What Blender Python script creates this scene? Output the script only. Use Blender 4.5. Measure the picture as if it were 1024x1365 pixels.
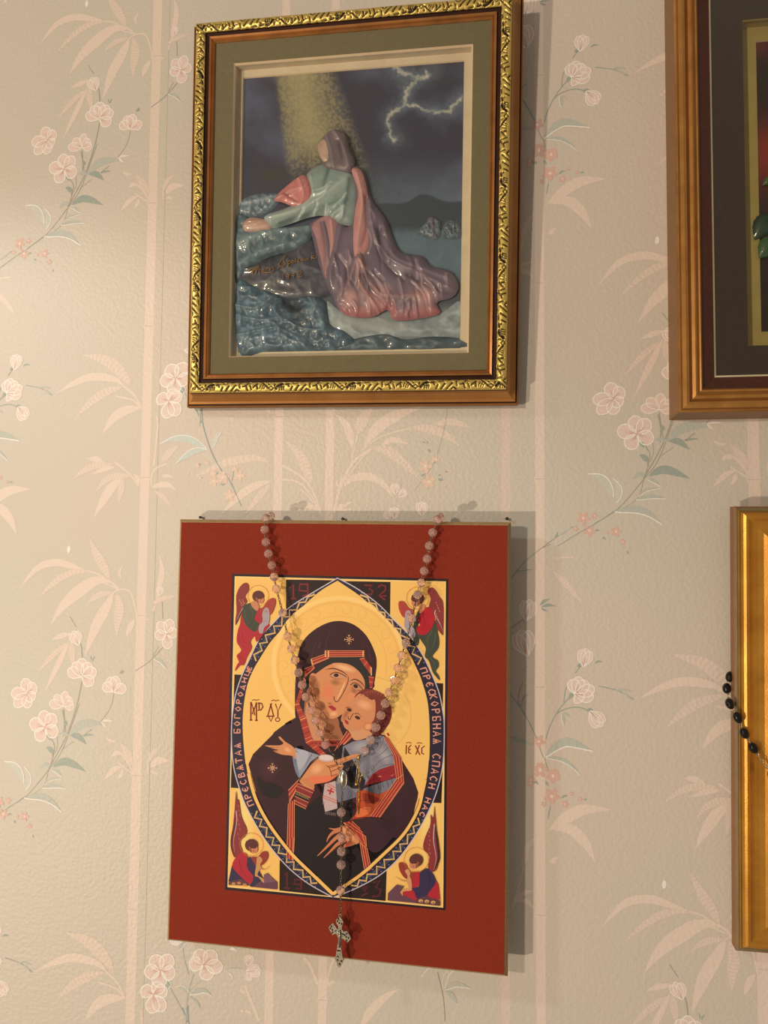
import bpy, math, random
import numpy as np
from mathutils import Matrix, Vector

for _o in list(bpy.data.objects):
    bpy.data.objects.remove(_o, do_unlink=True)
SC = bpy.context.scene
COL = SC.collection
random.seed(7)
RNG = np.random.default_rng(11)

# ------------------------------------------------------------------ camera
F, D, Z0 = 1011.0, 0.645, 1.50           # focal length in px of the 1024x1365 frame, distance to wall, eye height
def _rot3(y, p, r):
    cy, sy, cp, sp, cr, sr = math.cos(y), math.sin(y), math.cos(p), math.sin(p), math.cos(r), math.sin(r)
    Ry = np.array([[cy, 0, sy], [0, 1, 0], [-sy, 0, cy]])
    Rx = np.array([[1, 0, 0], [0, cp, -sp], [0, sp, cp]])
    Rz = np.array([[cr, -sr, 0], [sr, cr, 0], [0, 0, 1]])
    return Rz @ Rx @ Ry
RM = _rot3(math.radians(8.947), math.radians(-3.231), math.radians(0.547))
CAM = np.array([0.0, -D, Z0])
def _w(v): return Vector((v[0], v[2], -v[1]))
cam_data = bpy.data.cameras.new('camera')
cam = bpy.data.objects.new('camera', cam_data); COL.objects.link(cam)
_r, _u, _b = _w(RM[0]), -_w(RM[1]), -_w(RM[2])
cam.matrix_world = Matrix(((_r.x, _u.x, _b.x, CAM[0]), (_r.y, _u.y, _b.y, CAM[1]), (_r.z, _u.z, _b.z, CAM[2]), (0, 0, 0, 1)))
cam_data.sensor_fit = 'VERTICAL'; cam_data.sensor_height = 24.0
cam_data.lens = 24.0 * F / 1365.0
cam_data.clip_start = 0.01
SC.camera = cam

# ------------------------------------------------------------------ world, lamps, exposure
world = bpy.data.worlds.new('room_light'); SC.world = world
world.use_nodes = True
world.node_tree.nodes['Background'].inputs[0].default_value = (1.0, 0.80, 0.62, 1)
world.node_tree.nodes['Background'].inputs[1].default_value = 0.14
def lamp(name, x, d, z, power, col, radius):
    l = bpy.data.lights.new(name, 'POINT'); l.energy = power; l.color = col; l.shadow_soft_size = radius
    o = bpy.data.objects.new(name, l); COL.objects.link(o); o.location = (x, -d, Z0 + z)
    return o
lamp('ceiling_lamp', -0.72, 1.40, 0.20, 17.5, (1.0, 0.78, 0.57), 0.03)       # lamp behind the viewer
lamp('table_lamp', -1.95, 2.50, -0.95, 94.0, (1.0, 0.78, 0.57), 0.04)        # low lamp across the room
_l = bpy.data.lights.new('shaded_lamp', 'SPOT'); _l.energy = 6.0; _l.color = (1.0, 0.99, 0.86); _l.shadow_soft_size = 0.04   # shaded lamp up on the left
_l.spot_size = math.radians(48); _l.spot_blend = 0.45
_o = bpy.data.objects.new('shaded_lamp', _l); COL.objects.link(_o); _o.location = (-0.99, -0.70, Z0 + 0.51)
_o.rotation_euler = Vector((0.53, 0.64, -0.555)).to_track_quat('-Z', 'Y').to_euler()
SC.view_settings.view_transform = 'Standard'
SC.view_settings.look = 'None'
SC.view_settings.gamma = 1.0
SC.view_settings.use_curve_mapping = False
SC.view_settings.exposure = 0.9

# ------------------------------------------------------------------ helpers
ILL = np.array([1.05, 0.93, 0.78])
def lin(c):
    c = np.asarray(c, float) / 255.0
    return np.where(c <= 0.04045, c / 12.92, ((c + 0.055) / 1.055) ** 2.4)
def alb(*c):
    if len(c) == 1: c = c[0]
    return np.clip(lin(c) / ILL, 0.0, 0.93)
def ray(x, y):
    q = RM.T @ np.array([(x - 512.0) / F, (y - 682.5) / F, 1.0])
    return np.array([q[0], q[2], -q[1]])
def pose(cx, cz, d, tilt=0, turn=0, roll=0):
    a, b, c = map(math.radians, (tilt, turn, roll))
    ca, sa, cb, sb, cc, sc_ = math.cos(a), math.sin(a), math.cos(b), math.sin(b), math.cos(c), math.sin(c)
    Rx = np.array([[1, 0, 0], [0, ca, -sa], [0, sa, ca]])
    Rz = np.array([[cb, 0, sb], [0, 1, 0], [-sb, 0, cb]])
    Rc = np.array([[cc, -sc_, 0], [sc_, cc, 0], [0, 0, 1]])
    M = Rz @ Rx @ Rc
    W = np.array([M[0], -M[2], M[1]])            # rows world x,y,z ; cols u,v,n
    T = np.eye(4); T[:3, :3] = W; T[:3, 3] = (cx, -d, Z0 + cz)
    return T
WALL = pose(0, 0, 0)
def local(T, x, y, n=0.0):
    """photo pixel -> (u, v) on the plane n of the local frame T"""
    R_, t = T[:3, :3], T[:3, 3]
    o = R_.T @ (CAM - t); d = R_.T @ ray(x, y)
    k = (n - o[2]) / d[2]
    p = o + k * d
    return p[0], p[1]
def l3(T, x, y, n): return (*local(T, x, y, n), n)

def mesh(name, verts, faces, mat, parent=None, T=None, cols=None, smooth=False, midx=None):
    me = bpy.data.meshes.new(name)
    me.from_pydata([tuple(map(float, v)) for v in verts], [], [tuple(map(int, f)) for f in faces])
    for m in (mat if isinstance(mat, (list, tuple)) else [mat]): me.materials.append(m)
    if midx is not None: me.polygons.foreach_set('material_index', np.asarray(midx, np.int32))
    if cols is not None:
        ca = me.color_attributes.new('Col', 'FLOAT_COLOR', 'POINT')
        a = np.ones((len(verts), 4), np.float32); a[:, :3] = cols
        ca.data.foreach_set('color', a.ravel())
    if smooth: me.polygons.foreach_set('use_smooth', np.ones(len(me.polygons), bool))
    me.update()
    o = bpy.data.objects.new(name, me); COL.objects.link(o)
    if parent is not None: o.parent = parent
    elif T is not None: o.matrix_world = Matrix(T.tolist())
    return o
def tag(o, label=None, cat=None, group=None, kind=None):
    if label: o['label'] = label
    if cat: o['category'] = cat
    if group: o['group'] = group
    if kind: o['kind'] = kind
    return o
def thing(name, T, label, cat, group=None):
    o = bpy.data.objects.new(name, None); COL.objects.link(o)
    o.matrix_world = Matrix(T.tolist()); o.empty_display_size = 0.03
    return tag(o, label, cat, group)

# ---- materials
def mat_new(name):
    m = bpy.data.materials.new(name); m.use_nodes = True
    return m, m.node_tree, m.node_tree.nodes['Principled BSDF']
def _noise(nt, scale, detail=4, rough=0.55, obj=True, stretch=None):
    tc = nt.nodes.new('ShaderNodeTexCoord')
    n = nt.nodes.new('ShaderNodeTexNoise'); n.inputs['Scale'].default_value = scale
    n.inputs['Detail'].default_value = detail; n.inputs['Roughness'].default_value = rough
    if stretch:
        mp = nt.nodes.new('ShaderNodeMapping'); mp.inputs['Scale'].default_value = stretch
        nt.links.new(tc.outputs['Object'], mp.inputs['Vector']); nt.links.new(mp.outputs['Vector'], n.inputs['Vector'])
    else: nt.links.new(tc.outputs['Object'], n.inputs['Vector'])
    return n
def _bump(nt, b, n, strength, dist):
    bp = nt.nodes.new('ShaderNodeBump'); bp.inputs['Strength'].default_value = strength; bp.inputs['Distance'].default_value = dist
    nt.links.new(n.outputs['Fac'] if 'Fac' in n.outputs else n.outputs[0], bp.inputs['Height']); nt.links.new(bp.outputs['Normal'], b.inputs['Normal'])
def plain(name, c1, c2=None, rough=0.5, metal=0.0, scale=60, spec=0.5, bump=0.0, bscale=400, stretch=None, coat=0.0):
    m, nt, b = mat_new(name)
    b.inputs['Roughness'].default_value = rough; b.inputs['Metallic'].default_value = metal
    b.inputs['Specular IOR Level'].default_value = spec
    if coat: b.inputs['Coat Weight'].default_value = coat; b.inputs['Coat Roughness'].default_value = 0.12
    c1 = alb(c1); c2 = c1 if c2 is None else alb(c2)
    n = _noise(nt, scale, stretch=stretch)
    r = nt.nodes.new('ShaderNodeValToRGB'); r.color_ramp.elements[0].position = 0.3; r.color_ramp.elements[1].position = 0.72
    r.color_ramp.elements[0].color = (*c1, 1); r.color_ramp.elements[1].color = (*c2, 1)
    nt.links.new(n.outputs['Fac'], r.inputs['Fac']); nt.links.new(r.outputs['Color'], b.inputs['Base Color'])
    if bump: _bump(nt, b, _noise(nt, bscale, stretch=stretch), bump, 0.001)
    return m
def printed(name, rough=0.5, spec=0.4, var=0.06, vscale=900, bump=0.0, bscale=500, bdist=0.0006, coat=0.0, metal=0.0):
    """colour attribute with fine procedural variation"""
    m, nt, b = mat_new(name)
    b.inputs['Roughness'].default_value = rough; b.inputs['Specular IOR Level'].default_value = spec; b.inputs['Metallic'].default_value = metal
    if coat: b.inputs['Coat Weight'].default_value = coat; b.inputs['Coat Roughness'].default_value = 0.08
    at = nt.nodes.new('ShaderNodeAttribute'); at.attribute_name = 'Col'
    n = _noise(nt, vscale, 2)
    mr = nt.nodes.new('ShaderNodeMapRange'); mr.inputs['To Min'].default_value = 1 - var; mr.inputs['To Max'].default_value = 1 + var
    mx = nt.nodes.new('ShaderNodeVectorMath'); mx.operation = 'SCALE'
    nt.links.new(n.outputs['Fac'], mr.inputs['Value']); nt.links.new(at.outputs['Color'], mx.inputs[0]); nt.links.new(mr.outputs['Result'], mx.inputs['Scale'])
    nt.links.new(mx.outputs['Vector'], b.inputs['Base Color'])
    if bump: _bump(nt, b, _noise(nt, bscale), bump, bdist)
    return m
def pane_mat():
    m, nt, b = mat_new('window_glass_clear')
    tr = nt.nodes.new('ShaderNodeBsdfTransparent'); gl = nt.nodes.new('ShaderNodeBsdfGlossy'); gl.inputs['Roughness'].default_value = 0.03
    fr = nt.nodes.new('ShaderNodeFresnel'); fr.inputs['IOR'].default_value = 1.45
    mx = nt.nodes.new('ShaderNodeMixShader')
    tr.inputs[0].default_value = (0.97, 0.98, 0.965, 1)
    nt.links.new(fr.outputs[0], mx.inputs[0]); nt.links.new(tr.outputs[0], mx.inputs[1]); nt.links.new(gl.outputs[0], mx.inputs[2])
    nt.links.new(mx.outputs[0], nt.nodes['Material Output'].inputs['Surface'])
    return m

# ---- curves and flat printing
def catmull(pts, closed=False, k=6):
    p = np.asarray(pts, float); n = len(p)
    if n < 3: return p
    out = []
    rng = range(n if closed else n - 1)
    for i in rng:
        if closed: a, b, c, d = p[(i - 1) % n], p[i], p[(i + 1) % n], p[(i + 2) % n]
        else: a, b, c, d = p[max(i - 1, 0)], p[i], p[i + 1], p[min(i + 2, n - 1)]
        for t in np.arange(k) / k:
            out.append(0.5 * ((2 * b) + (-a + c) * t + (2 * a - 5 * b + 4 * c - d) * t * t + (-a + 3 * b - 3 * c + d) * t ** 3))
    if not closed: out.append(p[-1])
    return np.array(out)
def resample(p, n):
    p = np.asarray(p, float); s = np.r_[0, np.cumsum(np.hypot(*np.diff(p, axis=0).T))]
    t = np.linspace(0, s[-1], n)
    return np.c_[np.interp(t, s, p[:, 0]), np.interp(t, s, p[:, 1])]
def strip(p, w):
    """outline strip of a polyline; w scalar or array of full widths -> left, right points"""
    p = np.asarray(p, float); w = np.broadcast_to(np.asarray(w, float), (len(p),)) / 2
    t = np.gradient(p, axis=0); t /= np.maximum(np.hypot(t[:, 0], t[:, 1]), 1e-9)[:, None]
    n = np.c_[-t[:, 1], t[:, 0]]
    return p + n * w[:, None], p - n * w[:, None]

class Flat:
    """flat print built of thin coloured shapes traced in photo pixels and laid on the plane T"""
    def __init__(s, T, n0=0.0, dn=1.2e-5):
        s.T, s.n, s.dn = T, n0, dn; s.v, s.f, s.c = [], [], []; s.z = (0, 0, 1.0)
    def up(s, k=1): s.n += s.dn * k
    def zoom(s, x0, y0, sc): s.z = (x0, y0, sc)
    def _px(s, p):
        p = np.asarray(p, float); return np.c_[s.z[0] + p[:, 0] * s.z[2], s.z[1] + p[:, 1] * s.z[2]]
    def _add(s, pts, col):
        k = len(s.v); s.m = (getattr(s, 'm', 0) + 1) % 18
        for x, y in pts: s.v.append((*local(s.T, x, y), s.n + s.m * 2e-7))
        col = np.asarray(col, float)
        s.c += list(np.broadcast_to(col, (len(pts), 3)))
        return k
    def poly(s, pts, col, smooth=True, k=5):
        q = catmull(pts, True, k) if smooth else np.asarray(pts, float)
        k0 = s._add(s._px(q), alb(col)); s.f.append(tuple(range(k0, k0 + len(q))))
    def ell(s, cx, cy, rx, ry, col, ang=0, n=18):
        t = np.linspace(0, 2 * np.pi, n, endpoint=False); a = math.radians(ang)
        x, y = rx * np.cos(t), ry * np.sin(t)
        s.poly(np.c_[cx + x * math.cos(a) - y * math.sin(a), cy + x * math.sin(a) + y * math.cos(a)], col, False)
    def soft(s, cx, cy, rx, ry, col, rim, ang=0, n=16):
        """ellipse whose colour melts into the surrounding colour rim"""
        a = math.radians(ang); t = np.linspace(0, 2 * np.pi, n, endpoint=False); c1, c0 = alb(col), alb(rim); rows = [np.array([[cx, cy]])]
        rr = (.35, .68, 1.0)
        for r in rr: rows.append(np.c_[cx + r * (rx * np.cos(t) * math.cos(a) - ry * np.sin(t) * math.sin(a)), cy + r * (rx * np.cos(t) * math.sin(a) + ry * np.sin(t) * math.cos(a))])
        k0 = s._add(s._px(np.concatenate(rows)), c1)
        for k, w in enumerate((.88, .42, 0.0)):
            for i in range(n): s.c[k0 + 1 + k * n + i] = c1 * w + c0 * (1 - w)
        for i in range(n):
            j = (i + 1) % n; s.f.append((k0, k0 + 1 + i, k0 + 1 + j))
            for k in range(2): s.f.append((k0 + 1 + k * n + i, k0 + 1 + (k + 1) * n + i, k0 + 1 + (k + 1) * n + j, k0 + 1 + k * n + j))
    def ring(s, cx, cy, rx, ry, w, col, ang=0, a0=0, a1=360, n=28):
        t = np.radians(np.linspace(a0, a1, n)); a = math.radians(ang)
        x, y = rx * np.cos(t), ry * np.sin(t)
        s.stroke(np.c_[cx + x * math.cos(a) - y * math.sin(a), cy + x * math.sin(a) + y * math.cos(a)], w, col, smooth=False, taper=False)
    def stroke(s, pts, w, col, smooth=True, taper=True, k=5, both=False):
        q = catmull(pts, False, k) if smooth else np.asarray(pts, float)
        ww = np.full(len(q), float(w))
        if taper:
            t = np.linspace(0, 1, len(q)); ww = w * np.clip(1.15 - t, 0.18, 1) if not both else w * np.clip(np.sin(np.pi * t) * 1.3, 0.12, 1)
        a, b = strip(q, ww)
        k0 = s._add(s._px(np.r_[a, b]), alb(col)); m = len(q)
        for i in range(m - 1): s.f.append((k0 + i, k0 + i + 1, k0 + m + i + 1, k0 + m + i))
    def leaf(s, mid, w, col, peak=0.42):
        q = resample(catmull(mid, False, 8), 15); t = np.linspace(0, 1, 15)
        ww = w * np.clip(np.sin(np.pi * np.clip(t, 0, 1) ** (math.log(0.5) / math.log(peak))), 0.03, 1)
        a, b = strip(q, ww)
        k0 = s._add(s._px(np.r_[a, b]), alb(col))
        for i in range(14): s.f.append((k0 + i, k0 + i + 1, k0 + 15 + i + 1, k0 + 15 + i))
        return q, a, b
    def orient(s):
        for i, q in enumerate(s.f):
            p = np.array([s.v[k][:2] for k in q]); r = np.roll(p, -1, 0)
            if np.sum(p[:, 0] * r[:, 1] - r[:, 0] * p[:, 1]) < 0: s.f[i] = q[::-1]
    def build(s, name, mat, parent):
        s.orient()
        return mesh(name, s.v, s.f, mat, parent, cols=np.array(s.c))

def fbm(shape, cells, octaves=4, seed=0):
    r = np.random.default_rng(seed); h, w = shape; out = np.zeros(shape); amp = 1.0; tot = 0
    for o in range(octaves):
        cy, cx = max(2, int(cells * h / max(h, w)) + 2), max(2, int(cells * w / max(h, w)) + 2)
        g = r.random((cy + 1, cx + 1)); y = np.linspace(0, cy - 1e-6, h); x = np.linspace(0, cx - 1e-6, w)
        yi, xi = y.astype(int), x.astype(int); fy, fx = y - yi, x - xi
        fy, fx = (fy * fy * (3 - 2 * fy))[:, None], (fx * fx * (3 - 2 * fx))[None]
        a, b, c, d = g[yi][:, xi], g[yi][:, xi + 1], g[yi + 1][:, xi], g[yi + 1][:, xi + 1]
        out += amp * ((a * (1 - fx) + b * fx) * (1 - fy) + (c * (1 - fx) + d * fx) * fy); tot += amp; amp *= 0.5; cells *= 2
    return out / tot
def seg_dist(X, Y, pl):
    """distance of grid points to a polyline and the side sign"""
    best = np.full(X.shape, 1e9); tt = np.zeros(X.shape); n = len(pl) - 1
    for i in range(n):
        (ax, ay), (bx, by) = pl[i], pl[i + 1]; dx, dy = bx - ax, by - ay; L = dx * dx + dy * dy + 1e-12
        t = np.clip(((X - ax) * dx + (Y - ay) * dy) / L, 0, 1); d = np.hypot(X - ax - t * dx, Y - ay - t * dy)
        m = d < best; best[m] = d[m]; tt[m] = (i + t[m]) / n
    return best, tt
def inside(X, Y, pl):
    r = np.zeros(X.shape, bool); n = len(pl)
    for i in range(n):
        (x1, y1), (x2, y2) = pl[i], pl[(i + 1) % n]
        if y1 == y2: continue
        c = ((y1 > Y) != (y2 > Y)) & (X < (x2 - x1) * (Y - y1) / (y2 - y1) + x1); r ^= c
    return r

# ---- solids
def box_mesh(u0, u1, v0, v1, n0, n1):
    v = [(u, w, n) for n in (n0, n1) for w in (v0, v1) for u in (u0, u1)]
    return v, [(0, 2, 3, 1), (4, 5, 7, 6), (0, 1, 5, 4), (2, 6, 7, 3), (0, 4, 6, 2), (1, 3, 7, 5)]
def ring_panel(name, ou, ov, iu, iv, n_top, n_bot, mats, parent, bevel=0.0, cu=0, cv=0):
    """flat panel with a rectangular opening: half sizes outer (ou,ov), inner (iu,iv); bevelled inner edge"""
    def rc(a, b, n): return [(cu - a, cv - b, n), (cu + a, cv - b, n), (cu + a, cv + b, n), (cu - a, cv + b, n)]
    v = rc(ou, ov, n_top) + rc(iu, iv, n_top) + rc(iu - bevel, iv - bevel, n_bot) + rc(ou, ov, n_bot)
    f, mi = [], []
    for i in range(4):
        j = (i + 1) % 4
        f += [(i, j, 4 + j, 4 + i), (4 + i, 4 + j, 8 + j, 8 + i), (j, i, 12 + i, 12 + j), (8 + i, 8 + j, 12 + j, 12 + i)]; mi += [0, 1, 0, 0]
    return mesh(name, v, f, mats, parent, midx=mi)
def rails(parent, a, b, prof, mats, midx, cu=0, cv=0, name='frame_rail'):
    """four mitred mouldings around the sight rectangle (half sizes a, b); prof = (outward, height)"""
    out = []
    for side in range(4):
        v, f, mi = [], [], []
        for (o, h) in prof:
            A, B = a + o, b + o
            e = [((-A, B), (A, B)), ((A, B), (A, -B)), ((A, -B), (-A, -B)), ((-A, -B), (-A, B))][side]
            for (x, y) in e: v.append((cu + x, cv + y, h))
        m = len(prof)
        for i in range(m - 1):
            f.append((2 * i, 2 * i + 1, 2 * i + 3, 2 * i + 2)); mi.append(midx[i])
        f.append((2 * m - 2, 2 * m - 1, 1, 0)); mi.append(midx[-1])
        f.append(tuple(range(0, 2 * m, 2))); mi.append(midx[-1]); f.append(tuple(range(2 * m - 1, 0, -2))); mi.append(midx[-1])
        out.append(mesh(name, v, f, mats, parent, midx=mi))
    return out
def sphere_vf(r, seg=10, rings=6, sc=(1, 1, 1), twist=0.0):
    v = [(0, 0, r * sc[2])]; f = []
    for i in range(1, rings):
        th = math.pi * i / rings
        for j in range(seg):
            ph = 2 * math.pi * (j + 0.5 * (i % 2) * twist) / seg
            v.append((r * sc[0] * math.sin(th) * math.cos(ph), r * sc[1] * math.sin(th) * math.sin(ph), r * sc[2] * math.cos(th)))
    v.append((0, 0, -r * sc[2])); last = len(v) - 1
    for j in range(seg):
        k = (j + 1) % seg
        f.append((0, 1 + j, 1 + k)); f.append((last, last - seg + k, last - seg + j))
        for i in range(rings - 2): f.append((1 + i * seg + j, 1 + (i + 1) * seg + j, 1 + (i + 1) * seg + k, 1 + i * seg + k))
    return v, f
def tube(path, r, seg=6, closed=False):
    p = np.asarray(path, float); n = len(p)
    t = np.gradient(p, axis=0) if not closed else np.roll(p, -1, 0) - np.roll(p, 1, 0)
    t /= np.maximum(np.linalg.norm(t, axis=1), 1e-12)[:, None]
    ref = np.array([0.3, 0.2, 0.93]); v, f = [], []
    r = np.broadcast_to(np.asarray(r, float), (n,))
    for i in range(n):
        a = np.cross(t[i], ref); a /= max(np.linalg.norm(a), 1e-9); b = np.cross(t[i], a)
        for j in range(seg):
            ph = 2 * math.pi * j / seg; v.append(p[i] + r[i] * (math.cos(ph) * a + math.sin(ph) * b))
    for i in range(n if closed else n - 1):
        k = (i + 1) % n
        for j in range(seg):
            m = (j + 1) % seg; f.append((i * seg + j, i * seg + m, k * seg + m, k * seg + j))
    if not closed: f.append(tuple(range(seg - 1, -1, -1))); f.append(tuple(range((n - 1) * seg, n * seg)))
    return v, f
class Join:
    def __init__(s): s.v, s.f = [], []
    def add(s, vf):
        k = len(s.v); s.v += [tuple(q) for q in vf[0]]; s.f += [tuple(i + k for i in q) for q in vf[1]]
    def link(s, p, q, r=0.0003, w=0.0009, twist=0.0):
        """an oval wire link from p to q"""
        p, q = np.asarray(p, float), np.asarray(q, float); d = q - p; L = np.linalg.norm(d); d /= max(L, 1e-9)
        a = np.cross(d, [0.0, 0.0, 1.0]); a /= max(np.linalg.norm(a), 1e-9); b = np.cross(d, a)
        a = a * math.cos(twist) + b * math.sin(twist)
        t = np.linspace(0, 2 * np.pi, 10, endpoint=False); c = (p + q) / 2
        s.add(tube([c + d * math.cos(x) * L * 0.56 + a * math.sin(x) * w for x in t], r, 5, True))
    def build(s, name, mat, parent, smooth=True): return mesh(name, s.v, s.f, mat, parent, smooth=smooth)
# ------------------------------------------------------------------ the wall and its printed paper
def wall_mat(name, attr=False):
    m, nt, b = mat_new(name)
    b.inputs['Roughness'].default_value = 0.40; b.inputs['Specular IOR Level'].default_value = 0.32
    if attr:
        at = nt.nodes.new('ShaderNodeAttribute'); at.attribute_name = 'Col'; nt.links.new(at.outputs['Color'], b.inputs['Base Color'])
    else:
        n = _noise(nt, 3.2, 2, 0.5)
        r = nt.nodes.new('ShaderNodeValToRGB'); e = r.color_ramp.elements
        e[0].position, e[1].position = 0.32, 0.70
        e[0].color = (*alb(205, 194, 172), 1); e[1].color = (*alb(212, 193, 171), 1)
        nt.links.new(n.outputs['Fac'], r.inputs['Fac']); nt.links.new(r.outputs['Color'], b.inputs['Base Color'])
    n1 = _noise(nt, 300, 3, 0.5)
    n2 = _noise(nt, 1500, 2, 0.5)
    ad = nt.nodes.new('ShaderNodeMath'); ad.operation = 'MULTIPLY_ADD'; ad.inputs[1].default_value = 0.18
    nt.links.new(n2.outputs['Fac'], ad.inputs[0]); nt.links.new(n1.outputs['Fac'], ad.inputs[2])
    bp = nt.nodes.new('ShaderNodeBump'); bp.inputs['Strength'].default_value = 0.42; bp.inputs['Distance'].default_value = 0.0012
    nt.links.new(ad.outputs[0], bp.inputs['Height']); nt.links.new(bp.outputs['Normal'], b.inputs['Normal'])
    return m
WX0, WX1, WZ0, WZ1 = -1.55, 1.25, -Z0, 1.10
v, f = box_mesh(WX0, WX1, WZ0, WZ1, -0.10, 0.0)
wall = mesh('wall_back', v, f, wall_mat('wallpaper'), T=WALL)
tag(wall, 'beige wallpaper with pale bamboo and pink blossom sprays behind the pictures', 'wall', kind='structure')
PW, PH = 0.5211, 0.5224
ZA, ZB, ZC, ZD = (0, 0, .2564), (0, 350, .2564), (0, 690, .249), (0, 1020, .2528)
ZE, ZF, ZG, ZH = (680, 0, .2418), (680, 320, .3359), (670, 680, .3027), (670, 1020, .3457)
ZI, ZJ, ZK, ZL, ZM = (200, 530, .2539), (440, 530, .2734), (180, 1230, .293), (460, 1260, .2539), (780, 500, .15625)
PEACH, PEACH2 = (228, 205, 182), (220, 198, 175)
PINK, PINKD, PINKL, WHITE_, TEAL, TEALL, STEM = (228, 202, 182), (212, 172, 154), (234, 214, 196), (240, 229, 210), (162, 168, 152), (188, 187, 169), (168, 162, 142)

def tile_build(fl, name, cut=None):
    """repeat one drop of the paper over the wall (half-drop match)"""
    fl.orient()
    v0 = np.array(fl.v); c0 = np.array(fl.c); V, Fc, Cc = [], [], []
    xs, zs = v0[:, 0], v0[:, 1]
    fb = [(min(xs[list(q)]), max(xs[list(q)]), min(zs[list(q)]), max(zs[list(q)])) for q in fl.f]
    k = 0
    for i in range(-3, 4):
        for j in range(-4, 5):
            dx, dz = i * PW, -(j + i * 0.5) * PH
            if xs.max() + dx < -0.95 or xs.min() + dx > 0.75 or zs.max() + dz < -0.85 or zs.min() + dz > 0.95: continue
            keep = [q for q, bb in zip(fl.f, fb) if bb[0] + dx > WX0 and bb[1] + dx < WX1 and bb[2] + dz > WZ0 and bb[3] + dz < WZ1]
            V.append(v0 + (dx, dz, 0)); Cc.append(c0); Fc += [tuple(a + k for a in q) for q in keep]; k += len(v0)
    return mesh(name, np.concatenate(V), Fc, paper_ink, wall, cols=np.concatenate(Cc))
paper_ink = wall_mat('wallpaper_ink', True)

# bamboo stalks: straight bands the full height, with nodes
st = Flat(WALL, 4e-5, 2e-5)
def stalk(x, y, w, nodes, col):
    u, _ = local(WALL, x, y); u1, _ = local(WALL, x + w, y)
    zt = local(WALL, x, 0)[1]
    zs = [zt - PH * t for t in (0, 1)]
    k = len(st.v); c = alb(col); w_ = u1 - u
    prof = [(0.0, 0)]
    for nd in nodes: prof += [(nd - .004, 0), (nd - .001, .0011), (nd + .001, .0011), (nd + .006, 0)]
    prof += [(1.0, 0)]
    for t, g in prof:
        z = zs[0] + (zs[1] - zs[0]) * t
        st.v += [(u - g, z, st.n), (u1 + g, z, st.n)]; st.c += [c * 0.985, c]
    for i in range(len(prof) - 1): st.f.append((k + 2 * i, k + 2 * i + 1, k + 2 * i + 3, k + 2 * i + 2))
    for nd in nodes:
        z = zs[0] + (zs[1] - zs[0]) * nd; k = len(st.v)
        st.v += [(u - .001, z - .0005, st.n + 2e-5), (u1 + .001, z - .0005, st.n + 2e-5), (u1 + .001, z + .0004, st.n + 2e-5), (u - .001, z + .0004, st.n + 2e-5)]
        st.c += [c * 0.86] * 4; st.f.append((k, k + 1, k + 2, k + 3))
stalk(196.5, 300, 12.0, [.107, .378, .60, .868], PEACH)
stalk(365.5, 620, 11.0, [.06, .42, .74], PEACH)
stalk(434.0, 620, 11.0, [.02, .30, .68], PEACH)
stalk(668.5, 620, 12.0, [.20, .55, .87], PEACH2)
stalk(713.5, 620, 12.5, [.13, .48, .80], PEACH)
tile_build(st, 'bamboo_stalk_print')

# bamboo leaves and twigs
lf = Flat(WALL, 9e-5, 2e-5)
def L(z, kind, mid, w):
    lf.zoom(*z)
    q, a, b = lf.leaf(mid, w, PEACH if kind == 'p' else PEACH2)
    if kind == 'h':
        n0 = lf.n; lf.n += 2e-5
        for i in range(1, 14):
            lf.stroke([a[i] * .92 + b[i] * .08, (a[i] + b[i]) / 2 + (q[i] - q[i - 1]) * .35, a[i] * .08 + b[i] * .92], np.hypot(*(q[i] - q[i - 1])) * .42, PEACH, smooth=False, taper=False)
        lf.n = n0
def S(z, pts, w, col=PEACH, fl=None, taper=False):
    fl = fl or lf; fl.zoom(*z); fl.stroke(pts, w, col, taper=taper)
for kd, mid, w in [('p', [(465, 285), (380, 258), (300, 240), (200, 270), (105, 380)], 40), ('h', [(470, 290), (400, 290), (330, 320), (260, 375), (205, 435)], 36),
        ('p', [(590, 350), (520, 335), (430, 390), (340, 470), (270, 575)], 66), ('h', [(605, 400), (540, 410), (490, 440), (465, 470)], 34),
        ('p', [(610, 395), (570, 480), (510, 590), (455, 745)], 58), ('h', [(625, 400), (640, 480), (630, 560), (625, 635)], 52),
        ('h', [(590, 335), (560, 270), (510, 180), (478, 105)], 50), ('p', [(725, 545), (700, 580), (675, 645)], 32),
        ('p', [(380, 620), (330, 632), (275, 655)], 28), ('p', [(375, 655), (320, 770), (235, 945)], 30), ('h', [(365, 670), (290, 730), (200, 830)], 32),
        ('h', [(380, 660), (385, 720), (395, 800)], 38), ('p', [(840, 430), (868, 290), (852, 190)], 32), ('h', [(815, 460), (880, 430), (945, 420)], 28),
        ('p', [(650, 330), (640, 290), (665, 250)], 14)]: L(ZC, kd, mid, w)
for p, w in [([(735, 545), (715, 440), (690, 390), (640, 385), (605, 402)], 9), ([(580, 335), (610, 355), (640, 390)], 12), ([(465, 285), (520, 300), (590, 345)], 10),
             ([(640, 385), (560, 350)], 7), ([(735, 545), (800, 545)], 8), ([(820, 500), (840, 440), (870, 380)], 8), ([(430, 640), (400, 640), (375, 655)], 10)]: S(ZC, p, w)
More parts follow.
